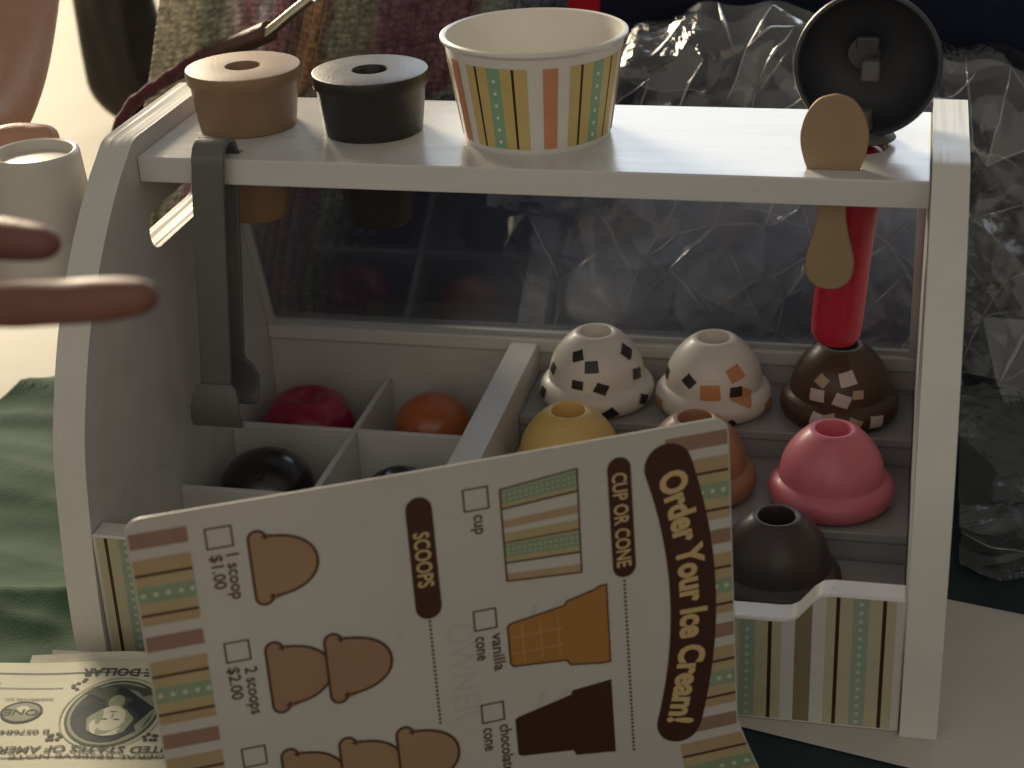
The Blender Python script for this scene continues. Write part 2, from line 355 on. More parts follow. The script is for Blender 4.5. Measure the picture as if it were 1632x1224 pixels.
# back rail, pane, back wall
MB().box((0.02, 11.75, 5.05), (W - .02, 12.35, 5.72)).box((0.02, 12.1, 5.72), (W - .02, 12.35, 5.95)).build('window_rail', 'white_paint', toy, bevel=0.06)
MB().box((0.02, 12.0, 0.3), (W - .02, 12.7, 5.05)).build('back_wall', 'panel_paint', toy)
def slab(p0, p1, th, x0, x1):              # p0, p1 in (y, z)
    d = Vector((p1[0] - p0[0], p1[1] - p0[1])).normalized(); n = Vector((-d.y, d.x)) * th / 2
    q = [(p0[0] + n.x, p0[1] + n.y), (p1[0] + n.x, p1[1] + n.y), (p1[0] - n.x, p1[1] - n.y), (p0[0] - n.x, p0[1] - n.y)]
    return prism_x(q, x0, x1, mi_side=0)
slab((12.22, 5.75), (8.6, 17.3), 0.2, 0.05, W - .05).build('window_pane', 'acrylic', toy, smooth=False)
for x0 in (0.0, W - .35): slab((12.0, 5.75), (8.35, 17.08), 0.22, x0 + .003, x0 + .35).build('pane_moulding', 'panel_paint', toy, bevel=.03)
# floor of the counter, dividers
MB().box((0.01, -7.5, 0.0), (W - .01, 12.0, 0.30)).build('base_board', 'panel_paint', toy)
MB().box((12.28, -7.45, 0.3), (13.58, 11.98, 5.58)).build('middle_divider', 'white_paint', toy, bevel=0.05)
MB().add([(5.84, 12.0, .3), (6.12, 12.0, .3), (6.12, -7.4, .3), (5.84, -7.4, .3), (5.84, 12.0, 3.2), (6.12, 12.0, 3.2), (6.12, -7.4, 3.2), (5.84, -7.4, 3.2)],
         [(0, 1, 2, 3), (7, 6, 5, 4), (0, 4, 5, 1), (1, 5, 6, 2), (2, 6, 7, 3), (3, 7, 4, 0)]).build('bin_divider', 'white_paint', toy, bevel=.04)
for y in (6.1, -0.15):
    for x0, x1 in ((0.01, 5.84), (6.12, 12.28)):
        MB().box((x0, y, .3), (x1, y + .28, 3.195)).build('bin_divider', 'white_paint', toy, bevel=.04)
# display steps
for y0, y1, z in ((6.95, 11.98, 4.05), (0.95, 6.80, 2.75), (-4.3, 0.80, 1.45)):
    o = MB().box((13.6, y0, z - 0.42), (W - .01, y1 + .12, z)).build('display_step', 'grey_paint', toy, bevel=.06)
    MB().box((13.62, y0 + .10, 0.3), (W - .03, y0 + .4, z - 0.42)).build('riser', 'grey_paint', o)
# front board: its top edge dips in the middle
fx = [(0.02, 5.62), (2.3, 5.62), (2.7, 5.5), (3.05, 5.2), (3.6, 4.65), (3.95, 4.45), (4.3, 4.42), (26.55, 4.42), (26.9, 4.46), (27.2, 4.62), (27.75, 5.35), (28.05, 5.60), (28.4, 5.66), (30.95, 5.66)]
def front_board():
    mb = MB(); n = len(fx); y0, y1 = -8.5, -7.45
    vs = [(x, y0, z) for x, z in fx] + [(x, y1, z) for x, z in fx] + [(x, y0, 0.0) for x, z in fx] + [(x, y1, 0.0) for x, z in fx]
    fs = []
    for i in range(n - 1):
        fs += [(i, i + 1, n + i + 1, n + i), (2 * n + i, 2 * n + i + 1, i + 1, i), (n + i, n + i + 1, 3 * n + i + 1, 3 * n + i), (3 * n + i, 3 * n + i + 1, 2 * n + i + 1, 2 * n + i)]
    fs += [(0, n, 3 * n, 2 * n), (n - 1, 2 * n - 1, 4 * n - 1, 3 * n - 1)]
    return mb.add(vs, fs)
fb = front_board().build('front_board', 'white_paint', toy, bevel=.08, seg=3)
def ztop(x):
    for (a, za), (b, zb) in zip(fx, fx[1:]):
        if a <= x <= b: return za + (zb - za) * (x - a) / (b - a)
    return 5.6
bands = [(-.28, .28, 3), (.28, .74, 1), (.74, .88, 4), (.88, 1.22, 1), (1.22, 1.70, 0), (1.70, 2.30, 2), (2.30, 2.78, 0), (2.78, 3.12, 1), (3.12, 3.26, 4), (3.26, 3.72, 1)]
pm = MB(); yy = -8.515
for k in range(-7, 3):
    for a, b, mi in bands:
        x0 = 25.42 + 4 * k + a; x1 = 25.42 + 4 * k + b
        if x1 < .12 or x0 > 30.92: continue
        x0 = max(x0, .12); x1 = min(x1, 30.92); m_ = max(1, int((x1 - x0) / .12))
        for q in range(m_):
            xa = x0 + (x1 - x0) * q / m_; xb = x0 + (x1 - x0) * (q + 1) / m_
            pm.add([(xa, yy, .12), (xb, yy, .12), (xb, yy, ztop(xb) - .10), (xa, yy, ztop(xa) - .10)], [(0, 1, 2, 3)], mi)
    tx = 25.42 + 4 * k
    if .3 < tx < 30.8:
        z = .3
        while z < ztop(tx) - .2:
            pm.add([(tx + .085 * cos(t * pi / 4), yy - .008, z + .085 * sin(t * pi / 4)) for t in range(8)], [tuple(range(8))], 5); z += .36
pm.build('striped_print', ['print_white', 'print_olive', 'print_brown', 'print_teal', 'ink_dark', 'print_dot'], fb, smooth=False)

# ------------------------------------------------------------------ cones standing in the shelf holes
def cone(loc, label, mname):
    t = thing('toy_cone', (loc[0], loc[1], ZS), label, 'toy cone', 'toy cones standing in the shelf holes')
    pr = [(0.70, 2.52 - 1.2), (0.70, 2.45), (0.75, 2.52), (2.27, 2.53), (2.36, 2.50), (2.385, 2.42), (2.36, 1.98), (2.24, 1.86), (2.02, .03), (1.88, 0.0), (1.86, -.1), (1.37, -3.8), (1.28, -3.95), (0.01, -3.95)]
    MB().lathe(pr, 72, c=(loc[0], loc[1], ZS), cap0=True).build('cone_body', mname, t, angle=50)
cone((3.07, 4.62), 'light brown toy cone with a round hole in its flat top, beside the grey tongs', 'brown_plastic')
cone((8.61, 4.44), 'black toy cone with a holed flat top, between brown cone and striped cup', 'black_plastic')

# ------------------------------------------------------------------ striped cup
def cup():
    cx, cy, h = 15.46, 4.52, 4.18
    t = thing('toy_cup', (cx, cy, ZS), 'white round toy cup printed with yellow, green and orange stripes on the top shelf', 'toy cup')
    R0, R1 = 2.95, 3.60
    rr = lambda z: R0 + (R1 - R0) * z / h
    MB().lathe([(R0 - .35, .25), (R0 - .3, 0.02), (R0 - .02, 0), (R0, .05), (rr(.12), .12), (rr(h - .25), h - .25), (R1 + .05, h - .2), (R1 + .13, h - .1), (R1 + .12, h), (R1 + .02, h + .05), (R1 - .10, h + .01), (rr(h - .3) - .12, h - .3), (R0 - .12, .3), (0.01, .3)], 96, c=(cx, cy, ZS)).build('cup_wall', 'cup_white', t, angle=40)
    face = math.atan2(-62.3 - cy, 30.1 - cx)
    mb = MB(); z0, z1 = .26, h - .62
    cb = [(-5, 5, 2), (10.5, 15.0, 1), (15.0, 16.7, 4), (16.7, 22.0, 1), (22.0, 29.0, 1), (31.0, 41.0, 3), (41.0, 50.0, 1), (50.0, 51.8, 4), (51.8, 57.0, 1)]
    cb = [(-4.8, 4.8, 2), (13.2, 20.5, 1), (20.5, 22.3, 4), (22.3, 30.0, 1), (30.0, 39.5, 3), (39.5, 47.0, 1), (47.0, 48.8, 4), (48.8, 57.0, 1)]
    off = .022
    for k in range(5):
        for a, b, mi in cb:
            for side in range(4):
                aa = a + (b - a) * side / 4; bb = a + (b - a) * (side + 1) / 4
                A = face + radians(9.5 + 72 * k + aa); B = face + radians(9.5 + 72 * k + bb)
                q = []
                for ang, z in ((A, z0), (B, z0), (B, z1), (A, z1)): q.append((cx + (rr(z) + off) * cos(ang), cy + (rr(z) + off) * sin(ang), ZS + z))
                mb.add(q, [(0, 1, 2, 3)], mi)
        A = face + radians(9.5 + 72 * k + 34.8)
        for j in range(7):
            z = z0 + .28 + j * .50
            if z > z1 - .1: break
            c = Vector((cx + (rr(z) + off + .012) * cos(A), cy + (rr(z) + off + .012) * sin(A), ZS + z)); u = Vector((-sin(A), cos(A), 0))
            mb.add([c + u * .075 * cos(e * pi / 4) + Vector((0, 0, .075 * sin(e * pi / 4))) for e in range(8)], [tuple(range(8))], 5)
    mb.build('striped_print', ['cup_white', 'ink_yellow', 'ink_salmon', 'ink_teal', 'ink_dark', 'ink_dot'], t)
cup()

# ------------------------------------------------------------------ tongs over the shelf edge
def tongs():
    t = thing('toy_tongs', (3.2, .4, 7), 'dark grey toy tongs hooked over the front edge of the shelf', 'tongs')
    def strip(path, wd, th, name, mi='tong_grey'):   # path of (x, y, z) centre lines with widths along x
        mb = MB(); n = len(path); vs = []; fs = []
        for i, (x, y, z) in enumerate(path):
            a = path[max(i - 1, 0)]; b = path[min(i + 1, n - 1)]
            d = Vector((0, b[1] - a[1], b[2] - a[2])).normalized(); nn = Vector((0, -d.z, d.y)) * th[i] / 2
            w_ = wd[i] / 2
            vs += [(x - w_, y + nn.y, z + nn.z), (x + w_, y + nn.y, z + nn.z), (x + w_, y - nn.y, z - nn.z), (x - w_, y - nn.y, z - nn.z)]
        for i in range(n - 1):
            for k in range(4):
                a = 4 * i + k; b = 4 * i + (k + 1) % 4; fs.append((a, b, b + 4, a + 4))
        fs += [(3, 2, 1, 0), (4 * n - 4, 4 * n - 3, 4 * n - 2, 4 * n - 1)]
        mb.add(vs, fs); return mb.build(name, mi, t, bevel=.07, seg=3, angle=50)
    lean = lambda z: 3.22 - (18.2 - z) * 0.078
    arc = []
    for k in range(17):
        a = pi * k / 16; arc.append((lean(18.2) + .02, .3 - .78 * cos(a), 18.05 + .78 * sin(a)))
    front_arm = [(lean(z), -.48 - .02 * (18.05 - z) / 8, z) for z in (8.5, 9.2, 12, 15, 17.4)]
    tip = [(lean(z), y, z) for z, y in ((6.55, -.30), (6.62, -.58), (6.95, -.74), (7.45, -.80), (7.95, -.74), (8.35, -.60))]
    strip(tip + front_arm[:1], [2.2, 2.2, 2.2, 2.15, 2.05, 1.75, 1.34], [.22] * 7, 'front_tip')
    strip(front_arm + arc[:9], [1.34, 1.34, 1.34, 1.34, 1.34] + [1.36] * 9, [.24] * 14, 'front_arm')
    back_arm = [(lean(z), 1.08, z) for z in (9.0, 12, 15, 17.4)]
    strip(back_arm + list(reversed(arc[8:])), [1.34] * 4 + [1.36] * 9, [.24] * 13, 'back_arm')
    strip([(lean(z) + .02, y, z) for z, y in ((6.9, 1.0), (7.0, 1.25), (7.4, 1.5), (8.0, 1.52), (8.5, 1.38), (9.0, 1.12))], [2.2, 2.25, 2.25, 2.2, 1.85, 1.36], [.22] * 6, 'back_tip')
tongs()

# ------------------------------------------------------------------ wooden spoon and scoop hanging through the shelf
def spoon():
    t = thing('toy_spoon', (27.4, 1.2, 13.4), 'flat tan paddle spoon stuck through the shelf in front of the black scoop', 'toy spoon')
    right = smooth_poly([(0.0, 21.02), (.62, 20.82), (1.05, 20.25), (1.24, 19.55), (1.22, 19.0), (1.08, 18.45), (.98, 18.18), (.86, 17.6), (.58, 17.0), (.54, 16.4), (.66, 15.6), (.86, 14.8), (.92, 14.3), (.80, 13.75), (.42, 13.4), (0, 13.33)], 4)
    cx = 27.42
    pl = [(cx + x - (20 - z) * .0, z) for x, z in right] + [(cx - x, z) for x, z in reversed(right[1:-1])]
    n = len(pl); mb = MB()
    vs = [(x, 1.06, z) for x, z in pl] + [(x, 1.34, z) for x, z in pl]
    mb.add(vs, [tuple(range(n)), tuple(reversed(range(n, 2 * n)))] + [(i, (i + 1) % n, n + (i + 1) % n, n + i) for i in range(n)])
    mb.build('spoon_blade', 'spoon_tan', t, bevel=.07, seg=3)
spoon()

def axis_obj(mb_fn, pos, zdir, ydir=None):
    z = Vector(zdir).normalized(); y = Vector(ydir or (0, 1, 0)); x = y.cross(z).normalized(); y = z.cross(x)
    m = Matrix((x, y, z)).transposed(); return [tuple(Vector(pos) + m @ Vector(v)) for v in mb_fn]
def ice_scoop():
    t = thing('toy_ice_cream_scoop', (28.2, 4.0, 10), 'toy ice cream scoop with black bowl above the shelf and red handle below', 'ice cream scoop')
    ax = Vector((.62, .10, 8.4)).normalized(); base = Vector((27.62, 4.0, 9.75))
    h = MB().lathe([(0.01, .0), (.45, .04), (.82, .2), (.99, .5), (1.03, 1.0), (1.03, 8.3), (.7, 8.38), (.01, 8.4)], 48)
    h.v = axis_obj(h.v, base, ax); h.build('handle', 'handle_red', t, angle=50)
    top = base + ax * 8.75
    f = MB().lathe([(0.01, -.35), (.5, -.33), (1.35, -.02), (1.42, .05), (1.35, .14), (.55, .3), (.42, .6), (.40, 1.05), (.01, 1.1)], 40)
    f.v = axis_obj(f.v, top + Vector((-.05, .3, 0)), ax); f.build('collar', 'scoop_grey', t, angle=50)
    c = Vector((28.42, 4.2, 21.3)); d = Vector((.02, -1.0, .10)).normalized()
    b = MB(); pr = []
    for k in range(15):
        a = (pi / 2) * k / 14; pr.append((2.74 * sin(a) + .001, -1.9 * cos(a)))
    pr += [(2.78, .05), (2.74, .16), (2.62, .18), (2.54, .08)]
    for k in range(13, -1, -1):
        a = (pi / 2) * k / 14; pr.append((2.52 * sin(a) + .001, -1.65 * cos(a)))
    b.lathe(pr, 72); b.v = axis_obj(b.v, c, d, (0, 0, 1)); bo = b.build('bowl', 'scoop_dark', t, angle=40)
    k = MB().lathe([(.01, -1.0), (.62, -1.0), (.66, -.8), (.60, -.55), (.01, -.5)], 32); k.v = axis_obj(k.v, c + Vector((-.15, 0, .35)), d, (0, 0, 1)); k.build('hub', 'scoop_dark', bo)
    g = MB().box((-.36, -.1, -.42), (.36, .55, .42)); g.v = [tuple(Vector(v) + c + Vector((.12, .15, -.30))) for v in g.v]; g.build('lever', 'scoop_grey', bo, bevel=.14, seg=3)
    g = MB().box((-.50, .5, .1), (.42, .95, .95)); g.v = [tuple(Vector(v) + c) for v in g.v]; g.build('spring_block', 'scoop_dark', bo, bevel=.12, seg=3)
ice_scoop()

# ------------------------------------------------------------------ ice cream scoops on the steps
PROF = [(0.01, .12), (1.9, .10), (1.98, 0), (2.18, .02), (2.42, .14), (2.58, .36), (2.63, .62), (2.58, .88), (2.44, 1.08), (2.28, 1.17), (2.19, 1.24), (2.17, 1.36), (2.15, 1.60), (2.10, 1.85), (2.01, 2.12), (1.88, 2.38), (1.71, 2.64), (1.50, 2.90), (1.26, 3.14), (1.06, 3.30), (.97, 3.36), (.88, 3.395), (.80, 3.40), (.745, 3.37), (.72, 3.28), (.70, 2.5), (.01, 2.5)]
def prof_at(s):                            # outer surface: s = height on the outer profile, gives r
    pr = PROF[2:20]
    for (r0, z0), (r1, z1) in zip(pr, pr[1:]):
        if z0 <= s <= z1: return r0 + (r1 - r0) * (s - z0) / (z1 - z0)
    return 1.0
def ball(x, y, z, label, mname, chips=()):
    t = thing('ice_cream_scoop_toy', (x, y, z), label, 'toy ice cream', 'toy ice cream scoops standing on the display steps')
    MB().lathe(PROF, 80, c=(x, y, z)).build('scoop_body', mname, t, angle=40)
    for ci, (ang, zz, size, rot, cm) in enumerate(chips):   # a printed square that follows the surface
        a0 = math.atan2(-62.3 - y, 30.1 - x) + radians(ang)
        mb = MB(); vs = []; N_ = 4
        for i in range(N_ + 1):
            for j in range(N_ + 1):
                u = (i / N_ - .5) * size * 1.22; v = (j / N_ - .5) * size * 1.12
                uu = u * cos(radians(rot)) - v * sin(radians(rot)); vv = u * sin(radians(rot)) + v * cos(radians(rot))
                z1 = zz + vv * .85; z1 = max(.08, min(3.25, z1)); r = prof_at(z1) + .015 + .006 * ci; a = a0 + uu / max(prof_at(zz), .8)
                vs.append((x + r * cos(a), y + r * sin(a), z + z1 + .006))
        fs = [(i * (N_ + 1) + j, (i + 1) * (N_ + 1) + j, (i + 1) * (N_ + 1) + j + 1, i * (N_ + 1) + j + 1) for i in range(N_) for j in range(N_)]
        mb.add(vs, fs); mb.build('chip', cm, t)
d_, o_, w_, a_ = 'chip_dark', 'chip_orange', 'chip_white', 'chip_tan'
ball(16.80, 9.25, 4.05, 'white toy ice cream scoop with only dark square chips, back row left', 'ice_white',
     [(-31, 2.78, .42, 25, d_), (-7, 2.42, .50, 5, d_), (-70, 1.9, .45, 80, d_), (-24, 1.62, .44, -3, d_), (5, 1.50, .48, -24, d_), (56, 2.75, .50, 35, d_), (58, 1.75, .50, -12, d_), (-70, .8, .45, 0, d_), (-20, .45, .45, -20, d_), (12, .42, .55, 35, d_), (52, .70, .45, -30, d_)])
ball(22.15, 9.25, 4.05, 'white toy ice cream scoop with orange and dark square chips, back row middle', 'ice_white',
     [(-32, 2.0, .48, -35, d_), (-80, 1.8, .5, 0, d_), (-4, 1.62, .72, 3, o_), (30, 2.35, .60, 18, o_), (35, 1.36, .72, -35, o_), (27, 1.60, .48, -5, d_), (-68, .55, .60, 0, o_), (68, .50, .62, 10, o_), (-14, .28, .45, 5, d_), (3, .33, .6, -15, o_), (16, .22, .48, 35, d_)])
ball(27.75, 9.25, 4.05, 'chocolate brown toy ice cream scoop with white and tan square chips, back row right', 'ice_choc',
     [(-27, 1.72, .56, 2, w_), (-24, 2.35, .44, -28, a_), (10, 2.50, .56, 14, w_), (3, 1.62, .58, -20, w_), (22, 1.85, .40, -3, a_), (-20, .80, .55, -10, w_), (-9, .88, .45, 15, a_), (15, .70, .5, -25, a_), (38, .66, .55, -8, w_)])
ball(16.55, 3.75, 2.75, 'plain yellow toy ice cream scoop, middle step beside the grey divider', 'ice_yellow')
ball(22.0, 3.75, 2.75, 'plain caramel brown toy ice cream scoop half hidden by the order card', 'ice_caramel')
ball(27.75, 3.55, 2.75, 'plain pink toy ice cream scoop, middle step at the right', 'ice_pink')
ball(25.9, -1.75, 1.45, 'plain blackish brown toy ice cream scoop on the lowest step by the order card', 'ice_fudge')

# ------------------------------------------------------------------ toppings lying in the bins
def blob(x, y, z, r, label, mname, ribs=0, amp=0, flat=.9, name='toy_topping'):
    mb = MB(); n = 72; m_ = 28; vs = []; fs = []
    for i in range(m_ + 1):
        ph = -pi / 2 + pi * i / m_
        for k in range(n):
            t = 2 * pi * k / n; rr = r * cos(ph); zz = r * flat * sin(ph)
            if ribs:
                kf = 1 + amp * (abs(cos(ribs * t / 2 + .4 * sin(3 * t))) - .6) * (1 - max(0, sin(ph)) ** 4); rr *= kf
                zz -= .55 * r * amp * 4 * math.exp(-(cos(ph) / .30) ** 2) * (1 if ph > 0 else 0)
            vs.append((x + rr * cos(t), y + rr * sin(t), z + zz))
    for i in range(m_):
        for k in range(n):
            a = i * n + k; b = i * n + (k + 1) % n; fs.append((a, b, b + n, a + n))
    mb.add(vs, fs); o = mb.build(name, mname, None, origin=(x, y, z - r * flat)); tag(o, label, 'toy topping', 'toy toppings lying in the bins')
    return o
blob(2.75, 8.9, 2.0, 2.2, 'dark red ribbed toy topping in the back left bin', 'cherry_red', 5, .13, .80)
blob(8.95, 9.0, 2.15, 1.85, 'smooth orange brown toy topping in the back bin beside the grey divider', 'orange_glaze')
blob(2.75, 2.95, 1.65, 2.15, 'smooth black dome topping in the front left bin under the tongs', 'dark_glaze', flat=.85)
blob(8.9, 3.2, 1.52, 1.65, 'black ridged toy topping peeking over the order card edge', 'dark_glaze', 11, .08, .85)

# ------------------------------------------------------------------ the order card
CO = Vector((8.04, -20.89, 13.97)); CA = Vector((.89041947, .45478509, .0179913)); CB = Vector((.04732946, -.05320633, -.99746128)); CN = CA.cross(CB).normalized()
if CN.y > 0: CN = -CN                      # towards the reader
CW, CH = 19.05, 13.9
def P(a, b, o=0):
    if b > 11.4 and a > 14: a += (b - 11.4) * .36 * min(1, (a - 14) / 5) ** 2
    bow = .10 * sin(pi * a / CW) - .05 * (b / CH) ** 2
    return CO + CA * a + CB * b + CN * (o + bow)
card = thing('order_card', tuple(P(CW / 2, CH)), 'white printed order card standing on its side in front of the counter', 'order card')
def rounded(w_, h_, r, n=6, inset=0):
    out = []
    for cx, cy, t0 in ((w_ - r, r, -90), (w_ - r, h_ - r, 0), (r, h_ - r, 90), (r, r, 180)):
        for k in range(n + 1):
            t = radians(t0 + 90 * k / n); out.append((cx + (r - inset) * cos(t), cy + (r - inset) * sin(t)))
    return out
def card_sheet():
    mb = MB(); nx = 48
    def bounds(a):
        r = .5
        if a < r: d = r - sqrt(max(0, r * r - (r - a) ** 2))
        elif a > CW - r: d = r - sqrt(max(0, r * r - (a - CW + r) ** 2))
        else: d = 0
        return d, CH - d
    As = [0.0, .03, .08, .16, .28, .5] + [0.5 + (CW - 1) * k / nx for k in range(1, nx)] + [CW - .5, CW - .28, CW - .16, CW - .08, CW - .03, CW]
    vs = []; ny = 12
    for o in (0, -.06):
        for a in As:
            lo, hi = bounds(a)
            for j in range(ny + 1): vs.append(P(a, lo + (hi - lo) * j / ny, o))
    n = len(As); fs = []; m_ = ny + 1; off = n * m_
    for i in range(n - 1):
        for j in range(ny):
            q = (i * m_ + j, (i + 1) * m_ + j, (i + 1) * m_ + j + 1, i * m_ + j + 1); fs.append(q); fs.append(tuple(v + off for v in reversed(q)))
        for j in (0, ny): fs.append((i * m_ + j, (i + 1) * m_ + j, (i + 1) * m_ + j + off, i * m_ + j + off))
    for i in (0, n - 1):
        for j in range(ny): fs.append((i * m_ + j, i * m_ + j + 1, i * m_ + j + 1 + off, i * m_ + j + off))
    mb.add(vs, fs); mb.build('card_sheet', 'card_white', card)
card_sheet()
class Print:
    def __init__(s, name, m): s.name = name; s.m = m; s.mb = MB()
    def poly(s, pts, o=.012, mi=0): s.mb.add([P(a, b, o) for a, b in pts], [tuple(range(len(pts)))], mi); return s
    def rect(s, a0, b0, a1, b1, o=.012, mi=0, n=1):
        for k in range(n):
            x0 = a0 + (a1 - a0) * k / n; x1 = a0 + (a1 - a0) * (k + 1) / n; s.poly([(x0, b0), (x1, b0), (x1, b1), (x0, b1)], o, mi)
        return s
    def stroke(s, pts, w_, o=.018, mi=0, closed=True):
        n = len(pts); vs = []
        for i in range(n):
            if closed: p, q = pts[i - 1], pts[(i + 1) % n]
            else: p, q = pts[max(i - 1, 0)], pts[min(i + 1, n - 1)]
            c = Vector(pts[i]); d1 = (c - Vector(p)); d2 = (Vector(q) - c)
            d1 = d1.normalized() if d1.length > 1e-6 else d2.normalized(); d2 = d2.normalized() if d2.length > 1e-6 else d1
            t = (d1 + d2).normalized(); nn = Vector((-t.y, t.x)); k = 1 / max(.85, nn.dot(Vector((-d2.y, d2.x))))
            vs += [c + nn * w_ / 2 * k, c - nn * w_ / 2 * k]
        fs = [(2 * i, 2 * ((i + 1) % n), 2 * ((i + 1) % n) + 1, 2 * i + 1) for i in range(n if closed else n - 1)]
        s.mb.add([P(v[0], v[1], o) for v in vs], fs, mi); return s
    def circle(s, a, b, r, o=.016, mi=0, n=10): return s.poly([(a + r * cos(2 * pi * k / n), b + r * sin(2 * pi * k / n)) for k in range(n)], o, mi)
    def text(s, string, a, b, h, width, o=.02, mi=0, bold=0.0, warp=None, spacing=1.0):
        vs, fs = text_mesh(string, h, bold, spacing=spacing, width=width)   # reads downwards, tops of letters towards +a
        pv = []
        for x, y in vs:
            bb = b + x; aa = a + y
            if warp: aa, bb = warp(y, bb)
            pv.append(P(aa, bb, o))
        s.mb.add(pv, fs, mi); return s
    def done(s, parent=None): return s.mb.build(s.name, s.m, parent or card, smooth=False)

# striped borders on both ends of the card
SM = ['card_stripe_brown', 'card_stripe_tan', 'card_line', 'card_stripe_yellow', 'card_stripe_teal', 'card_dot']
def border(a0, a1, b0, dotas, leftish):
    pr = Print('stripe_border', SM)
    for k in range(0, 4):
        c = b0 + 3.5 * k
        lim = CH - .05
        for x0, x1, mi in ((-.26, .26, 0), (.62, 1.10, 1), (1.10, 1.20, 2), (1.20, 1.55, 3), (1.55, 2.10, 4), (2.10, 2.46, 3), (2.46, 2.56, 2), (2.56, 2.86, 1)):
            if c + x0 > lim: continue
            pr.rect(a0, c + x0, a1, min(c + x1, lim), mi=mi, n=3)
        for a in dotas:
            if c + 1.83 < lim: pr.circle(a, c + 1.83, .085, mi=5)
    pr.done()
border(0.06, 1.80, .75, (.22, .60, .98, 1.36, 1.70), True)
border(16.9, 19.0, .68, (18.05, 18.42, 18.80), False)
# title band and words
ac = lambda b: 17.62 - .0295 * (b - 6.1) ** 2
pr = Print('title_band', 'card_brown')
hw = .80; L_ = []; R_ = []
for k in range(41):
    b = 1.35 + (10.85 - 1.35) * k / 40; s_ = -.059 * (b - 6.1); n_ = sqrt(1 + s_ * s_)
    L_.append((ac(b) - hw / n_, b + hw * s_ / n_)); R_.append((ac(b) + hw / n_, b - hw * s_ / n_))
def endcap(p, q, sgn):
    c = ((p[0] + q[0]) / 2, (p[1] + q[1]) / 2); r = hw; t0 = math.atan2(p[1] - c[1], p[0] - c[0])
    return [(c[0] + r * cos(t0 + sgn * pi * k / 12), c[1] + r * sin(t0 + sgn * pi * k / 12)) for k in range(1, 12)]
for i in range(40): pr.poly([L_[i], R_[i], R_[i + 1], L_[i + 1]], .022)
pr.poly([L_[0]] + endcap(L_[0], R_[0], 1) + [R_[0]], .022); pr.poly([R_[-1]] + endcap(R_[-1], L_[-1], 1) + [L_[-1]], .022)
pr.done()
def twarp(y, b):
    s_ = -.059 * (b - 6.1); n_ = sqrt(1 + s_ * s_); y2 = (y - .40) * (1.0)
    return ac(b) - .02 + y2 / n_, b - y2 * s_ / n_
Print('title_lettering', 'card_gold').text('Order Your Ice Cream!', 0, 6.22, .92, 9.35, .03, bold=.042, warp=twarp).done()
def pill(a, b0, b1, hw_, name='heading_band'):
    pts = []
    for cb, t0 in ((b0 + hw_, 180), (b1 - hw_, 0)):
        for k in range(11):
            t = radians(t0 + 180 * k / 10); pts.append((a + hw_ * cos(t), cb + hw_ * sin(t)))
    pr = Print(name, 'card_brown'); pr.poly(pts, .02); return pr.done()
pill(15.32, .72, 4.98, .39); Print('heading_lettering', 'card_gold').text('CUP OR CONE', 15.08, 2.93, .50, 3.35, .03, bold=.02).done()
pill(8.82, .86, 5.12, .42); Print('heading_lettering', 'card_gold').text('SCOOPS', 8.57, 3.02, .52, 1.92, .03, bold=.02).done()
for a_0, b_0, n_ in ((15.29, 5.12, 44), (8.81, 5.22, 26)):
    dl = Print('dotted_line', 'card_line')
    for k in range(n_): dl.circle(a_0, b_0 + .15 * k, .052, n=6)
    dl.done()['kind'] = 'stuff'
# check boxes
for a0, b0, a1, b1 in ((10.25, .90, 11.03, 1.64), (10.23, 5.18, 10.95, 5.88), (10.20, 8.65, 10.93, 9.33), (2.31, .72, 3.09, 1.39), (2.37, 4.67, 3.11, 5.35), (2.40, 8.52, 3.13, 9.2)):
    Print('check_box', 'card_line').stroke([(a0, b0), (a1, b0), (a1, b1), (a0, b1)], .065).done()
for wd_, a_0, b_0, h_, w__ in (('cup', 10.52, 2.15, .42, .68), ('vanilla', 10.76, 6.78, .40, 1.40), ('cone', 10.22, 6.55, .42, .88), ('chocolate', 10.76, 10.45, .40, 1.85), ('cone', 10.20, 9.98, .42, .88),
                               ('1 scoop', 2.84, 2.43, .40, 1.55), ('$1.00', 2.36, 2.20, .38, 1.16), ('2 scoops', 2.88, 6.48, .40, 1.70), ('$2.00', 2.36, 6.12, .38, 1.16), ('3 scoops', 2.90, 10.35, .40, 1.70), ('$3.00', 2.38, 10.0, .38, 1.16)):
    Print('lettering', 'card_line').text(wd_, a_0, b_0, h_, w__, bold=.016).done()
# faint print showing through from the back of the card
gh = Print('ghost_lettering', 'card_ghost'); gh.text('OWNER', 9.3, 7.3, .95, 3.6, .010); gh.text('S  S', 12.1, 7.6, 1.3, 4.6, .010); gh.done()
# cup picture
cp = Print('cup_picture', ['card_white', 'card_stripe_teal', 'card_line', 'card_stripe_tan', 'card_stripe_yellow', 'card_dot'])
q0 = ((11.42, 1.10), (13.95, .85), (13.88, 4.50), (11.41, 4.31))
def cupq(u, v): # u along a, v along b
    a = (q0[0][0] + (q0[1][0] - q0[0][0]) * u, q0[0][1] + (q0[1][1] - q0[0][1]) * u); b = (q0[3][0] + (q0[2][0] - q0[3][0]) * u, q0[3][1] + (q0[2][1] - q0[3][1]) * u)
    return (a[0] + (b[0] - a[0]) * v, a[1] + (b[1] - a[1]) * v)
for v0, v1, mi in ((.02, .16, 1), (.20, .22, 2), (.16, .20, 4), (.34, .42, 3), (.48, .57, 4), (.57, .585, 2), (.60, .74, 1), (.585, .60, 4), (.74, .79, 4), (.79, .81, 2), (.92, 1.0, 3)):
    cp.poly([cupq(0, v0), cupq(1, v0), cupq(1, v1), cupq(0, v1)], .014, mi)
for v in (.07, .12, .65, .70):
    for k in range(14): cp.circle(*cupq(.05 + k * .07, v), .035, .018, 5, 6)
cp.stroke(list(q0), .07, .02, 2); cp.done()
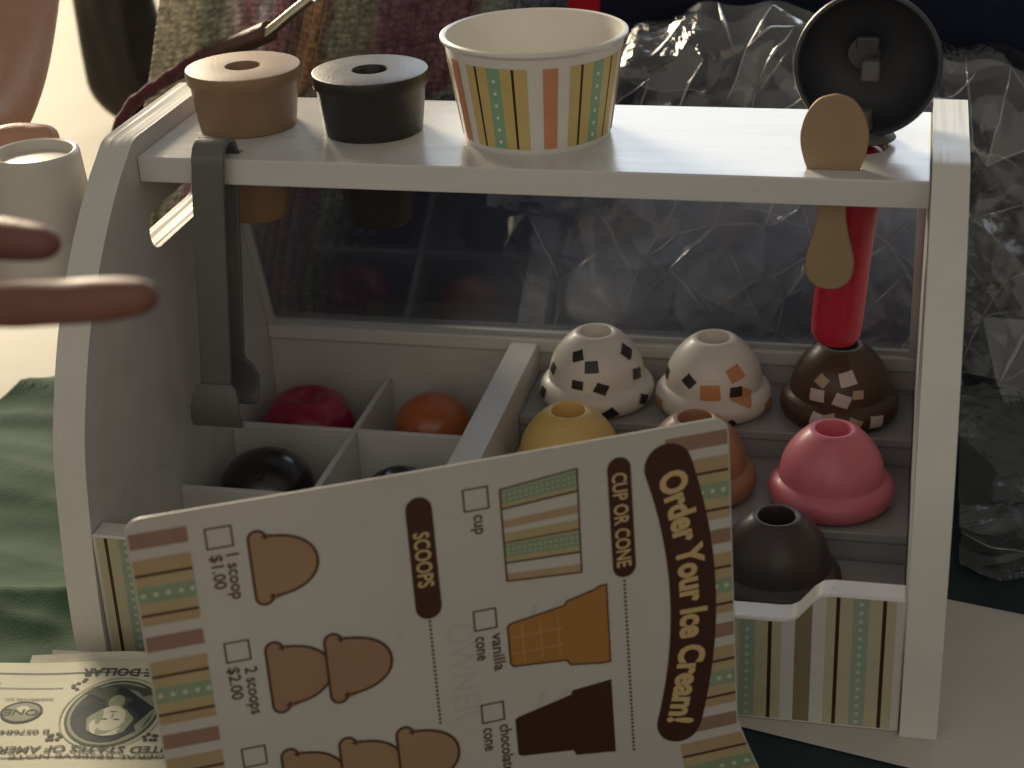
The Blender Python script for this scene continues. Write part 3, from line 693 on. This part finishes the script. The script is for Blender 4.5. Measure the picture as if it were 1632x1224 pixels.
# cones
def rs(poly): return poly
v1_ = [(11.40, 5.86), (13.22, 5.58), (13.32, 5.44), (14.33, 5.20), (14.40, 5.13), (14.68, 5.11), (14.66, 7.98), (14.40, 7.98), (13.30, 7.80), (13.18, 7.60), (11.40, 7.44), (11.30, 7.30), (11.30, 5.95)]
c_ = Print('vanilla_cone_picture', ['card_cone', 'card_line', 'card_cone_line']); c_.poly(v1_, .014); c_.stroke(v1_, .06, .02, 1)
for a in (11.75, 12.35, 12.95): c_.rect(a, 5.95, a + .05, 7.35, .017, 2)
for b in (6.35, 6.95): c_.rect(11.4, b, 13.1, b + .05, .018, 2)
c_.done()
v2_ = [(a, b + 3.56) for a, b in v1_]
v2_ = [(11.38, 9.37), (13.24, 8.93), (13.30, 8.78), (14.30, 8.70), (14.65, 8.66), (14.65, 11.50), (14.4, 11.45), (13.28, 11.30), (13.19, 11.09), (11.40, 10.88), (11.30, 10.78), (11.29, 9.45)]
c_ = Print('chocolate_cone_picture', 'card_brown'); c_.poly(v2_, .014); c_.done()
def scoop_pic(a0, b0, b1, apex, m_, o):
    r = .27; mid = (b0 + b1) / 2; hb = (b1 - b0) / 2 - .23; base = a0 + .42
    pts = []
    for k in range(9): t = radians(180 + 25 * k * .95); pts.append((a0 + r + r * cos(t), b0 + r + r * sin(t)))
    for k in range(25):
        t = radians(-90 + 180 * k / 24); pts.append((base + (apex - base) * max(0, cos(t)) ** .85, mid + hb * (abs(sin(t)) ** .95) * (1 if t > 0 else -1)))
    for k in range(8, -1, -1): t = radians(180 - 25 * k * .95); pts.append((a0 + r + r * cos(t), b1 - r + r * sin(t)))
    c_ = Print('scoop_picture', [m_, 'card_line']); c_.poly(pts, o); c_.stroke(pts, .085, o + .006, 1); c_.done()
scoop_pic(3.54, 1.05, 3.57, 5.56, 'card_scoop', .014)
scoop_pic(3.58, 4.92, 7.46, 5.55, 'card_scoop_rose', .014); scoop_pic(5.42, 5.01, 7.50, 7.47, 'card_scoop_rose', .024)
scoop_pic(3.60, 8.84, 11.36, 5.55, 'card_scoop', .014); scoop_pic(5.47, 8.84, 11.36, 7.45, 'card_scoop', .024); scoop_pic(7.34, 8.87, 11.38, 9.32, 'card_scoop', .034)

# ------------------------------------------------------------------ blank card the counter stands on
def sheet_under():
    d = Vector((.973, -.23)); n_ = Vector((.23, .973)); pts = []
    for s0, t0, c in ((24.4, -2.95, 0), (60, -2.95, 0), (60, 8.4, 0), (24.4, 8.4, 0)):
        v = d * s0 + n_ * t0; pts.append((v.x, v.y))
    mb = MB(); mb.add([(x, y, -.07) for x, y in pts] + [(x, y, -.012) for x, y in pts], [(3, 2, 1, 0), (4, 5, 6, 7), (0, 1, 5, 4), (1, 2, 6, 5), (2, 3, 7, 6), (3, 0, 4, 7)])
    o = mb.build('blank_card', 'cardboard', None, origin=(40, -4, 0), bevel=.02); tag(o, 'blank tan sheet of card under the right foot of the counter', 'card')
sheet_under()

# ------------------------------------------------------------------ play money
BX = Vector((.9862, .1654, 0)); BY = Vector((-.1654, .9862, 0))
def bill(cx, cy, z, rot, curl, label, printed=False):
    bw, bh = 13.6, 6.5
    ux = Vector((BX.x * cos(rot) - BX.y * sin(rot), BX.x * sin(rot) + BX.y * cos(rot), 0)); uy = Vector((-ux.y, ux.x, 0))
    def Q(u, v, o=0):
        return Vector((cx, cy, z)) + ux * u + uy * v + Vector((0, 0, o + curl * (.55 + .45 * sin(u * .45 + cx * 3)) * max(0, ((v / bh + .5) - .80) / .20) ** 1.6 + .03 * sin(u * 1.3 + cx)))
    t = thing('play_bill', (cx, cy, z), label, 'play money', 'play bills in the stack by the counter')
    mb = MB(); nx, ny = 30, 8; vs = []
    for o in (0, -.035):
        for i in range(nx + 1):
            for j in range(ny + 1): vs.append(Q(-bw / 2 + bw * i / nx, -bh / 2 + bh * j / ny, o))
    fs = []; m_ = ny + 1; off = (nx + 1) * m_
    for i in range(nx):
        for j in range(ny):
            q = (i * m_ + j, (i + 1) * m_ + j, (i + 1) * m_ + j + 1, i * m_ + j + 1); fs += [q, tuple(v + off for v in reversed(q))]
        for j in (0, ny): fs.append((i * m_ + j, (i + 1) * m_ + j, (i + 1) * m_ + j + off, i * m_ + j + off))
    for i in (0, nx):
        for j in range(ny): fs.append((i * m_ + j, i * m_ + j + 1, i * m_ + j + 1 + off, i * m_ + j + off))
    mb.add(vs, fs); mb.build('bill_paper', 'bill_paper', t)
    if not printed: return
    pr = MB(); MI = ['bill_ink', 'bill_mid', 'bill_dark', 'bill_paper']
    def poly(pts, o, mi): pr.add([Q(u, v, o) for u, v in pts], [tuple(range(len(pts)))], mi)
    def ring(c, a, b, wd, o, mi, n=40, ph=0):
        for k in range(n):
            t0 = 2 * pi * k / n; t1 = 2 * pi * (k + 1) / n
            poly([(c[0] + a * cos(t0), c[1] + b * sin(t0)), (c[0] + a * cos(t1), c[1] + b * sin(t1)), (c[0] + (a - wd) * cos(t1), c[1] + (b - wd) * sin(t1)), (c[0] + (a - wd) * cos(t0), c[1] + (b - wd) * sin(t0))], o, mi)
    def disc(c, a, b, o, mi, n=32, f=None):
        p_ = []
        for k in range(n):
            t0 = 2 * pi * k / n; kk = f(t0) if f else 1; p_.append((c[0] + a * kk * cos(t0), c[1] + b * kk * sin(t0)))
        poly(p_, o, mi)
    def words(s_, u, v, h, wd, o=.03, mi=0, bold=.02):
        vs_, fs_ = text_mesh(s_, h, bold, width=wd); pr.add([Q(u - x, v - y, o) for x, y in vs_], fs_, mi)   # printed upside down as the bill lies
    # frame lines
    for (u0, v0, u1, v1) in ((-6.5, 2.55, 6.5, 2.60), (-6.5, -2.6, 6.5, -2.55), (-6.5, -2.6, -6.45, 2.6), (6.45, -2.6, 6.5, 2.6), (-6.3, 1.62, -2.3, 1.66), (2.3, 1.62, 6.3, 1.66)):
        n_ = 16 if u1 - u0 > 1 else 1
        for k in range(n_): poly([(u0 + (u1 - u0) * k / n_, v0), (u0 + (u1 - u0) * (k + 1) / n_, v0), (u0 + (u1 - u0) * (k + 1) / n_, v1), (u0 + (u1 - u0) * k / n_, v1)], .02, 0)
    words('ONE DOLLAR', 0, 2.78, .44, 3.6, bold=.03)
    words('THE UNITED STATES OF AMERICA', 0, -1.92, .40, 9.2, bold=.02); words('FEDERAL RESERVE NOTE', 0, -2.42, .22, 6.2, bold=.012)
    # oval with a plain head and shoulders, upside down
    disc((0, .05), 1.66, 1.95, .022, 1); ring((0, .05), 1.72, 2.02, .10, .026, 0); ring((0, .05), 1.92, 2.20, .05, .026, 1)
    disc((0, .05), 1.50, 1.78, .025, 2)
    disc((.1, 1.22), 1.0, .56, .027, 0); disc((0, .72), .30, .42, .0285, 1)
    poly([(-.30, .34), (.36, .34), (.50, .90), (1.30, 1.22), (1.12, 1.62), (-1.12, 1.62), (-1.30, 1.20), (-.50, .90)], .0288, 0)
    poly([(-.22, .34), (.28, .34), (.24, .72), (.04, .98), (-.18, .72)], .0292, 1)
    disc((.02, -.50), .84, .86, .0296, 1, f=lambda t: 1 + .04 * sin(7 * t)); disc((.02, -.74), .68, .60, .0298, 3, f=lambda t: 1 + .04 * sin(5 * t))
    disc((.02, -.30), .53, .76, .030, 3); disc((-.40, -.26), .12, .44, .031, 1)
    for sx in (-1, 1): disc((.03 + sx * .22, -.36), .12, .04, .033, 0)
    disc((.06, -.16), .045, .16, .033, 1); disc((.03, .10), .14, .03, .034, 0)
    for sx in (-1, 1):                      # scroll work beside the oval
        for k in range(7):
            t0 = k * .5; disc((sx * (1.75 + .22 * cos(t0 * 2)), -1.55 + .25 * sin(t0 * 2) + .05 * k), .09, .09, .028, 0, 8)
        for k in range(6):
            disc((sx * (1.75 + .2 * sin(k)), 1.55 + .12 * k), .10, .07, .028, 0, 8)
    # seal and numbers (left in the picture is the right end of the bill)
    disc((-3.45, .15), .78, .62, .024, 1, f=lambda t: 1 + .04 * cos(18 * t)); ring((-3.45, .15), .78, .66, .10, .027, 2); disc((-3.45, .15), .30, .38, .03, 3)
    words('ONE', -3.45, .3, .40, 1.3, mi=0, o=.034, bold=.03); words('B 05768431 B', -3.4, -.95, .26, 2.7, bold=.02); words('B 05768431 B', 3.9, 1.2, .26, 2.7, bold=.02)
    words('WASHINGTON, D.C.', -3.4, 1.0, .13, 1.9); words('L 12', 3.4, .2, .4, .9)
    for su, sv in ((-5.6, 1.95), (5.6, 1.95), (-5.6, -1.95), (5.6, -1.95)):
        disc((su, sv), .75, .55, .022, 1, f=lambda t: 1 + .08 * cos(10 * t)); words('1', su, sv + .32, .62, .26, o=.03, mi=2, bold=.05)
    pr.build('bill_print', MI, t, smooth=False)
bill(2.69 + .05, -13.98, 1.42, 0.0, .10, 'top play dollar bill of the stack, printed with an oval portrait lying upside down', True)
for k, (dx, dy, dz, r_, c_) in enumerate([(2.6, .80, 1.16, .012, .40), (3.1, 1.35, .86, -.004, .45), (3.7, 1.90, .54, .010, .45), (-.3, .45, .34, .012, .12), (1.2, .75, .12, -.01, .1)]):
    bill(2.69 + dx, -13.70 + dy, dz, r_, c_, ['play bill directly under the printed top bill', 'play bill third from the top, its edge curling up', 'play bill reaching farthest back out of the stack', 'play bill second from the bottom of the stack', 'lowest play bill, lying on the cloth'][k])

# ------------------------------------------------------------------ cloths and floor
def cloth(name, mname, x0, x1, y0, yfn, nx, ny, hfn, origin, label, cat, kind=None):
    mb = MB(); vs = []
    for i in range(nx + 1):
        x = x0 + (x1 - x0) * i / nx; y1 = yfn(x)
        for j in range(ny + 1):
            y = y0 + (y1 - y0) * j / ny; vs.append((x, y, hfn(x, y, (y1 - y))))
    fs = [(i * (ny + 1) + j, (i + 1) * (ny + 1) + j, (i + 1) * (ny + 1) + j + 1, i * (ny + 1) + j + 1) for i in range(nx) for j in range(ny)]
    mb.add(vs, fs); o = mb.build(name, mname, None, origin=origin, angle=180); return tag(o, label, cat, None, kind)
def sst(a, b, x): t = max(0, min(1, (x - a) / (b - a))); return t * t * (3 - 2 * t)
def gh_(x, y, edge):
    k = sst(-1.9, -4.0, x)                  # flat under the counter and the money
    k = max(k, 0) * sst(-13.0, -7.0, y) if y < -7 else k
    yy_ = y - .12 * x + 1.2 * noise.noise(Vector((x * .06, y * .10, 2)))
    f = 0
    for ph, wl, am in ((0.3, 8.3, .22), (2.0, 4.3, .03), (1.1, 15.5, .65)):
        s_ = sin(2 * pi * yy_ / wl + ph + noise.noise(Vector((x * .12, y * .05, wl))) * 1.9); f += am * (1 - abs(s_) ** .8) if wl > 5 else am * s_ * s_
    f += .06 * noise.noise(Vector((x * .4, y * .8, 5)))
    h = -.13 + k * (.15 + f * 1.15)
    return h * sst(0, 1.0, edge) - .6 * (1 - sst(0, 1.0, edge))
cloth('green_cloth', 'green_cloth', -42, 14, -34, lambda x: max(-6, min(30, 12.9 + (x + 15.9) * 2.2)), 220, 220, gh_, (-10, 0, 0), 'green crumpled cloth spread under the left side of the counter', 'cloth')
def th_(x, y, e):
    k = sst(9.5, 14.5, y) + sst(-11, -15, y) * .6 + sst(33.5, 38, x) * .5
    return -.15 + min(k, 1) * (.3 + .6 * noise.noise(Vector((x * .15, y * .25, 1))) + .25 * noise.noise(Vector((x * .4, y * .3, 7)))) - .02
cloth('dark_cloth', 'teal_cloth', 13.0, 75, -34, lambda x: 34, 120, 120, th_, (35, 0, 0), 'dark teal cloth spread under the right side of the counter', 'cloth')
fl = MB().box((-400, -200, -1.3), (400, 500, -.75)).build('floor', 'floor_cream', None, smooth=False); fl['kind'] = 'structure'

# ------------------------------------------------------------------ background: navy drape, knitted shawl, strap, bag, plastic film
def drape(name, mname, x0, x1, z0, z1, yfn, nx, nz, label, cat, uv=False, solid=0):
    mb = MB(); vs = []; uvs = []
    for i in range(nx + 1):
        for j in range(nz + 1):
            u = i / nx; v = j / nz; vs.append(yfn(x0 + (x1 - x0) * u, z0 + (z1 - z0) * v, u, v)); uvs.append((u, v))
    fs = [(i * (nz + 1) + j, (i + 1) * (nz + 1) + j, (i + 1) * (nz + 1) + j + 1, i * (nz + 1) + j + 1) for i in range(nx) for j in range(nz)]
    mb.add(vs, fs); mb.uv = uvs if uv else None
    o = mb.build(name, mname, None, origin=((x0 + x1) / 2, 20, z0), angle=180, solid=solid); return tag(o, label, cat)
def navy(x, z, u, v):
    y = 31 + 1.6 * noise.noise(Vector((x * .10, z * .06, 3))) + .8 * noise.noise(Vector((x * .3, z * .15, 9))) + (20 - z) * -.10
    return (x, y + max(0, z - 18.0) * 3, min(z, 18.0 + (z - 18.0) * .1))
drape('navy_drape', 'navy_cloth', -3, 80, -.6, 22, navy, 160, 60, 'navy blue cloth hanging behind the plastic film', 'cloth', solid=.2)
def rd(x, z, u, v): return (x, 24.5 + .5 * noise.noise(Vector((x, z, 0))) + 1.5 * (u - .5) ** 2, z)
drape('red_cloth', 'red_cloth', 12.0, 14.4, 12, 19.2, rd, 16, 16, 'small piece of red cloth showing behind the striped cup', 'cloth', solid=.15)
def knit(x, z, u, v):
    sh = (max(z, 5) - 16) * .30              # ribs lean
    x = -7.4 + (x + 7.4) * (1 - .34 * sst(16.5, 13.5, z))
    xx = x + sh + .5 * noise.noise(Vector((x * .2, z * .1, 1)))
    fold = 1.1 * sin(x * .62 + .8 * noise.noise(Vector((x * .2, z * .08, 4)))) + 1.0 * noise.noise(Vector((x * .15, z * .12, 6)))
    rib = abs(sin(pi * x / .62)) ** .7 * .26
    st = .10 * sin(2 * pi * (z / .34 + .5 * abs(((x / .31) % 2) - 1)))
    return (xx, 18.5 - fold - rib - st * abs(sin(pi * x / .62)), z)
o = drape('knitted_shawl', 'knit_wool', -7.4, 13.0, -.7, 21.5, knit, 380, 330, 'chunky knitted shawl in cream, pink, orange and maroon stripes behind the cones', 'knitted shawl', uv=True)
# purse strap lying over the shawl, with a metal rod
st = thing('purse_strap', (-6, 15.5, 14), 'brown leather strap with a metal rod lying across the knitted shawl', 'strap')
pts = smooth_poly([(-8.4, 15.4, 13.6), (-6.9, 15, 15.7), (-4.9, 14.9, 17.0), (-2.8, 14.8, 18.2), (-1.0, 14.8, 18.9), (.5, 14.8, 19.5)], 6)
MB().tube(pts, [.28 + .62 * sst(.25, .75, i / (len(pts) - 1)) for i in range(len(pts))], 18, flat=.55).build('leather_band', 'strap_leather', st, angle=60)
MB().tube([(p[0] - .1, p[1] - .35, p[2] - .05 + .35 * (i / len(pts))) for i, p in enumerate(pts[:20])], [.32 + .05 * sin(i * 2.1) for i in range(20)], 12).build('wool_edging', 'maroon_wool', st)
MB().tube([(.3, 14.3, 19.35), (1.1, 14.2, 19.9), (1.9, 14.1, 20.5), (3.0, 14.1, 21.3)], [.24, .26, .25, .24], 14).build('metal_rod', 'metal_rod', st)
# dark bag on the floor far behind
def dark_bag():
    mb = MB(); n = 48; vs = []; fs = []; rings = 24; c = Vector((-29.9, 63.5, -.7))
    for i in range(rings + 1):
        v = i / rings; z = 11 * v; r = 3.7 * (sin(min(1, v * 2.6 + .05) * pi / 2) ** .6) * (1 - .15 * v)
        for k in range(n):
            t = 2 * pi * k / n; rr = r * (1 + .05 * sin(5 * t + 3 * v) + .04 * noise.noise(Vector((cos(t) * 2, sin(t) * 2, v * 4))))
            vs.append((c.x + rr * cos(t) - .8 * v, c.y + rr * .8 * sin(t), c.z + z))
    for i in range(rings):
        for k in range(n):
            a = i * n + k; b = i * n + (k + 1) % n; fs.append((a, b, b + n, a + n))
    fs += [tuple(reversed(range(n))), tuple(range(rings * n, (rings + 1) * n))]
    mb.add(vs, fs); o = mb.build('dark_bag', 'bag_leather', None, origin=tuple(c), angle=60); tag(o, 'blackish brown rounded leather bag standing on the cream floor', 'bag')
dark_bag()
# crumpled clear plastic film
def crumple(seed, n, L0, L1, amp):
    rnd = random.Random(seed); W_ = []
    for k in range(n):
        a = rnd.uniform(0, pi); wl = L0 * (L1 / L0) ** rnd.random(); W_.append((cos(a) / wl, sin(a) / wl, rnd.random() * 10, amp * wl * rnd.uniform(.5, 1.2)))
    def f(x, z):
        x += 1.2 * noise.noise(Vector((x * .15, z * .15, seed))); z += 1.2 * noise.noise(Vector((x * .15, z * .15, seed + 5)))
        s_ = 0
        for ax, az, ph, am in W_:
            t = (x * ax + z * az + ph) % 1.0; tri = abs(t - .5) * 2; s_ += am * (tri ** 1.6)
        return s_
    return f
from mathutils.geometry import delaunay_2d_cdt
def crumpled_sheet(seed, x0, x1, z0, z1, cell, ang, stretch, amp, base, crease=.3, rw=1):
    """a sheet broken into long sharp facets: random points joined by a triangulation, each facet cut finer and slightly bowed"""
    rnd = random.Random(seed); ca, sa = cos(ang), sin(ang); ptsq = []
    R_ = max(x1 - x0, z1 - z0); cx, cz = (x0 + x1) / 2, (z0 + z1) / 2
    nn = int(R_ * 2.2 / cell)
    for i in range(-nn, nn):
        for j in range(-nn, nn):
            u = (i + rnd.uniform(-.45, .45)) * cell * stretch; v = (j + rnd.uniform(-.45, .45)) * cell
            x = cx + u * ca - v * sa; z = cz + u * sa + v * ca
            x += 2.5 * noise.noise(Vector((x * .07, z * .07, seed))); z += 2.5 * noise.noise(Vector((x * .07, z * .07, seed + 3)))
            if x0 < x < x1 and z0 < z < z1: ptsq.append((x, z))
    k = int((x1 - x0) / 1.4)
    for i in range(k + 1):
        x = x0 + (x1 - x0) * i / k; ptsq += [(x, z0), (x, z1)]
    k = int((z1 - z0) / 1.4)
    for i in range(1, k): z = z0 + (z1 - z0) * i / k; ptsq += [(x0, z), (x1, z)]
    V_, _, F_, *_r = delaunay_2d_cdt([Vector(p) for p in ptsq], [], [], 0, 1e-4)
    off = [amp * rnd.uniform(-1, 1) for _ in V_]
    bm = bmesh.new(); bv = [bm.verts.new((v.x, o_, v.y)) for v, o_ in zip(V_, off)]
    for f in F_:
        if len(f) == 3: bm.faces.new([bv[i] for i in f])
    cr = MB()
    for e in list(bm.edges):
        a_, b_ = e.verts; L_ = (a_.co - b_.co).length
        if len(e.link_faces) < 2 or L_ < cell * .9 or rnd.random() > (crease if abs((b_.co - a_.co).normalized().dot(Vector((ca, 0, sa)))) > .86 else .10): continue
        path = []; rad = []; r0 = (rnd.uniform(.03, .08) + (.12 if rnd.random() < .12 else 0)) * rw
        for k in range(9):
            t = k / 8; c = a_.co.lerp(b_.co, t)
            c = c + Vector((noise.noise(Vector((c.x, c.z, seed))) * .15, 0, noise.noise(Vector((c.z, c.x, seed))) * .15)) * min(1, 4 * t * (1 - t))
            path.append(base(c.x, c.z, c.y - .05)); rad.append(.008 + r0 * sin(pi * t) ** .7 * (1 + .5 * noise.noise(Vector((c.x * 3, c.z * 3, k)))))
        cr.tube(path, rad, 8, cap=False, flat=.6)
    bmesh.ops.subdivide_edges(bm, edges=bm.edges[:], cuts=3, use_grid_fill=True)
    mb = MB(); bm.verts.index_update(); vs = []
    for v in bm.verts:
        x, o_, z = v.co
        w_ = .22 * noise.noise(Vector((x * .55, z * .55, seed * 2))) + .07 * noise.noise(Vector((x * 1.7, z * 1.7, seed)))
        vs.append(base(x, z, o_ + w_))
    mb.add(vs, [tuple(v.index for v in f.verts) for f in bm.faces]); bm.free(); return mb, cr
def film_top(x):
    k = [(10, 14.6), (14, 16.2), (16, 17.1), (18, 17.9), (21, 18.5), (24.5, 18.4), (28, 17.4), (32, 16.6), (40, 15.6), (60, 15)]
    for (a, za), (b, zb) in zip(k, k[1:]):
        if x <= b: return za + (zb - za) * max(0, (x - a) / (b - a)) + .25 * sin(x * 1.7)
    return 15
def base_a(x, z, o_):
    v = z / 20; top = film_top(x)
    zz = z * top / 20 + .3 * noise.noise(Vector((x * .5, 0, 0)))
    left = max(0, 1 - (x - 10.4) / 2.6)
    return (x + 1.3 * sin(z * .32 + .2) * max(0, 1 - (x - 10.4) / 7) ** 2, 14.9 + .40 * zz + o_ + 2.2 * left ** 2 + 1.3 * max(0, (v - .92) / .08) ** 2, zz)
def base_b(x, z, o_):
    return (x, 17.6 + .42 * z + o_ + 3.0 * max(0, (z - 18) / 2) ** 2, z * (film_top(x) - .7) / 20)
ft = thing('plastic_wrap', (30, 17, -.6), 'crumpled clear plastic wrap with bright creases behind the counter', 'plastic wrap')
def base_c(x, z, o_):
    return (x, z + 1.6 * noise.noise(Vector((x * .35, z * .1, 2))) - .12 * (x - 33), max(.12, .45 + .5 * o_ + .10 * (x - 33) + .35 * max(0, z - 10)))
for args in ((5, 10.4, 56, -.6, 20, 1.55, radians(50), 2.3, .62, base_a, .95, 1.0), (9, 13, 58, -.6, 20, 2.1, radians(-35), 2.0, .75, base_b, .8, 1.0), (15, 33.2, 50, 2.2, 15.4, 1.5, radians(70), 2.2, .8, base_c, .3, .8)):
    sheet, creases = crumpled_sheet(*args)
    so = sheet.build('film_sheet', 'plastic_film', ft, angle=12)
    creases.build('film_creases', 'film_crease', so, angle=180)['kind'] = 'stuff'

# ------------------------------------------------------------------ person's arm and hand with a plain cup
def limb(name, js, ed, label, sk_m='skin'):
    o0 = js[0][0]; me = bpy.data.meshes.new(name); me.from_pydata([tuple((p - o0) * S) for p, r in js], ed, []); me.materials.append(M[sk_m])
    o = bpy.data.objects.new(name, me); COL.objects.link(o); o.location = o0 * S
    sk = o.modifiers.new("s", 'SKIN'); sk.use_smooth_shade = True
    for i, (p, r) in enumerate(js):
        d = me.skin_vertices[0].data[i]; d.radius = (r * S, r * S); d.use_root = (i == 0)
    sb = o.modifiers.new("ss", 'SUBSURF'); sb.levels = 2; sb.render_levels = 2
    return tag(o, label, 'person')
class Joints:
    def __init__(s, f=lambda p, r: (p, r)): s.js = []; s.ed = []; s.f = f
    def __call__(s, p, r, parent=None):
        s.js.append(s.f(Vector(p), r)); i = len(s.js) - 1
        if parent is not None: s.ed.append((parent, i))
        return i
def holding_arm():                          # forearm from above, hand closed round the back and left of the plain cup
    J = Joints()
    e0 = J((-12.5, 19.0, 31), 2.2); e1 = J((-12.0, 16.6, 24.9), 2.15, e0); e2 = J((-11.3, 13.2, 21.0), 2.0, e1); e3 = J((-10.5, 10.2, 18.9), 1.8, e2); wr = J((-9.8, 7.0, 17.6), 1.65, e3)
    p1 = J((-9.9, 2.6, 16.6), 1.8, wr); p2 = J((-9.6, -.8, 15.8), 1.7, p1)
    for z, r in ((17.3, .82), (15.9, .86), (14.5, .80), (13.3, .68)):
        a = J((-9.0, -2.6, z), r, p2); b = J((-8.0, -4.0, z - .1), r * .88, a); J((-6.8, -3.2, z), r * .74, b)
    t1 = J((-8.9, 2.2, 17.0), 1.05, p1); t2 = J((-7.0, 3.4, 17.6), .85, t1); J((-5.0, 3.2, 17.7), .66, t2)
    limb('person', J.js, J.ed, 'bare forearm at the top left corner, its hand holding the plain white cup', 'skin_lit')
holding_arm()
def pointing_hand():                        # a small hand much nearer the camera, two fingers stretched out
    C_ = Vector((30.085, -62.346, 39.447)); k = .60
    J = Joints(lambda p, r: (C_ + (p - C_) * k, r * k))
    e0 = J((-30, -12, 12), 2.4); e1 = J((-21, -7, 13.2), 2.2); J.ed.append((e0, e1)); wr = J((-15, -4.2, 14.4), 1.75, e1)
    p1 = J((-11.8, -3.4, 15.2), 2.0, wr); p2 = J((-9.4, -3.6, 15.5), 1.9, p1)
    k1 = J((-7.6, -4.2, 16.4), 1.1, p2); k2 = J((-5.4, -5.2, 16.6), .95, k1); k25 = J((-4.3, -5.5, 16.65), .86, k2); k3 = J((-3.2, -5.75, 16.7), .92, k25); k4 = J((-1.7, -6.1, 16.75), .80, k3); J((-.5, -6.3, 16.8), .62, k4)
    m1 = J((-7.4, -5.2, 14.6), 1.15, p2); m2 = J((-4.4, -7.6, 14.9), 1.05, m1); m25 = J((-2.7, -8.2, 15.05), .92, m2); m3 = J((-1.2, -8.65, 15.38), 1.0, m25); m35 = J((.7, -8.9, 15.6), .88, m3); m4 = J((2.3, -9.05, 15.84), .92, m35); m45 = J((3.7, -9.1, 16.05), .76, m4); J((4.5, -9.15, 16.15), .56, m45)
    r1 = J((-8.2, -4.6, 13.3), .95, p2); r2 = J((-7.3, -7.2, 12.7), .78, r1); r3 = J((-8.4, -8.6, 12.7), .70, r2); J((-9.8, -8.3, 13.1), .58, r3)
    l1 = J((-9.4, -3.8, 12.8), .85, p2); l2 = J((-9.1, -5.8, 11.7), .66, l1); l3 = J((-10.0, -6.9, 11.7), .58, l2); J((-11.0, -6.5, 12.1), .48, l3)
    t1 = J((-10.6, -5.0, 17.0), 1.05, p1); t2 = J((-9.0, -6.6, 17.9), .86, t1); J((-7.6, -7.4, 18.1), .66, t2)
    limb('person', J.js, J.ed, 'small hand at the left edge with two fingers stretched towards the grey tongs')
pointing_hand()
pc = MB().lathe([(0.01, -.35), (1.42, -.35), (1.47, -.3), (1.55, .0), (1.66, .04), (1.76, -.02), (1.80, -.15), (1.98, -2.4), (2.24, -4.9), (2.34, -4.95), (2.34, -5.05), (2.2, -5.1), (2.12, -4.9), (1.7, -.6), (0.01, -.5)], 64, c=(-3.95, -.9, 18.55))
pc = pc.build('plain_cup', 'plain_cup', None, origin=(-3.95, -.9, 13.5), angle=45); tag(pc, 'plain white cup held upside down by the hand at the left edge', 'cup')
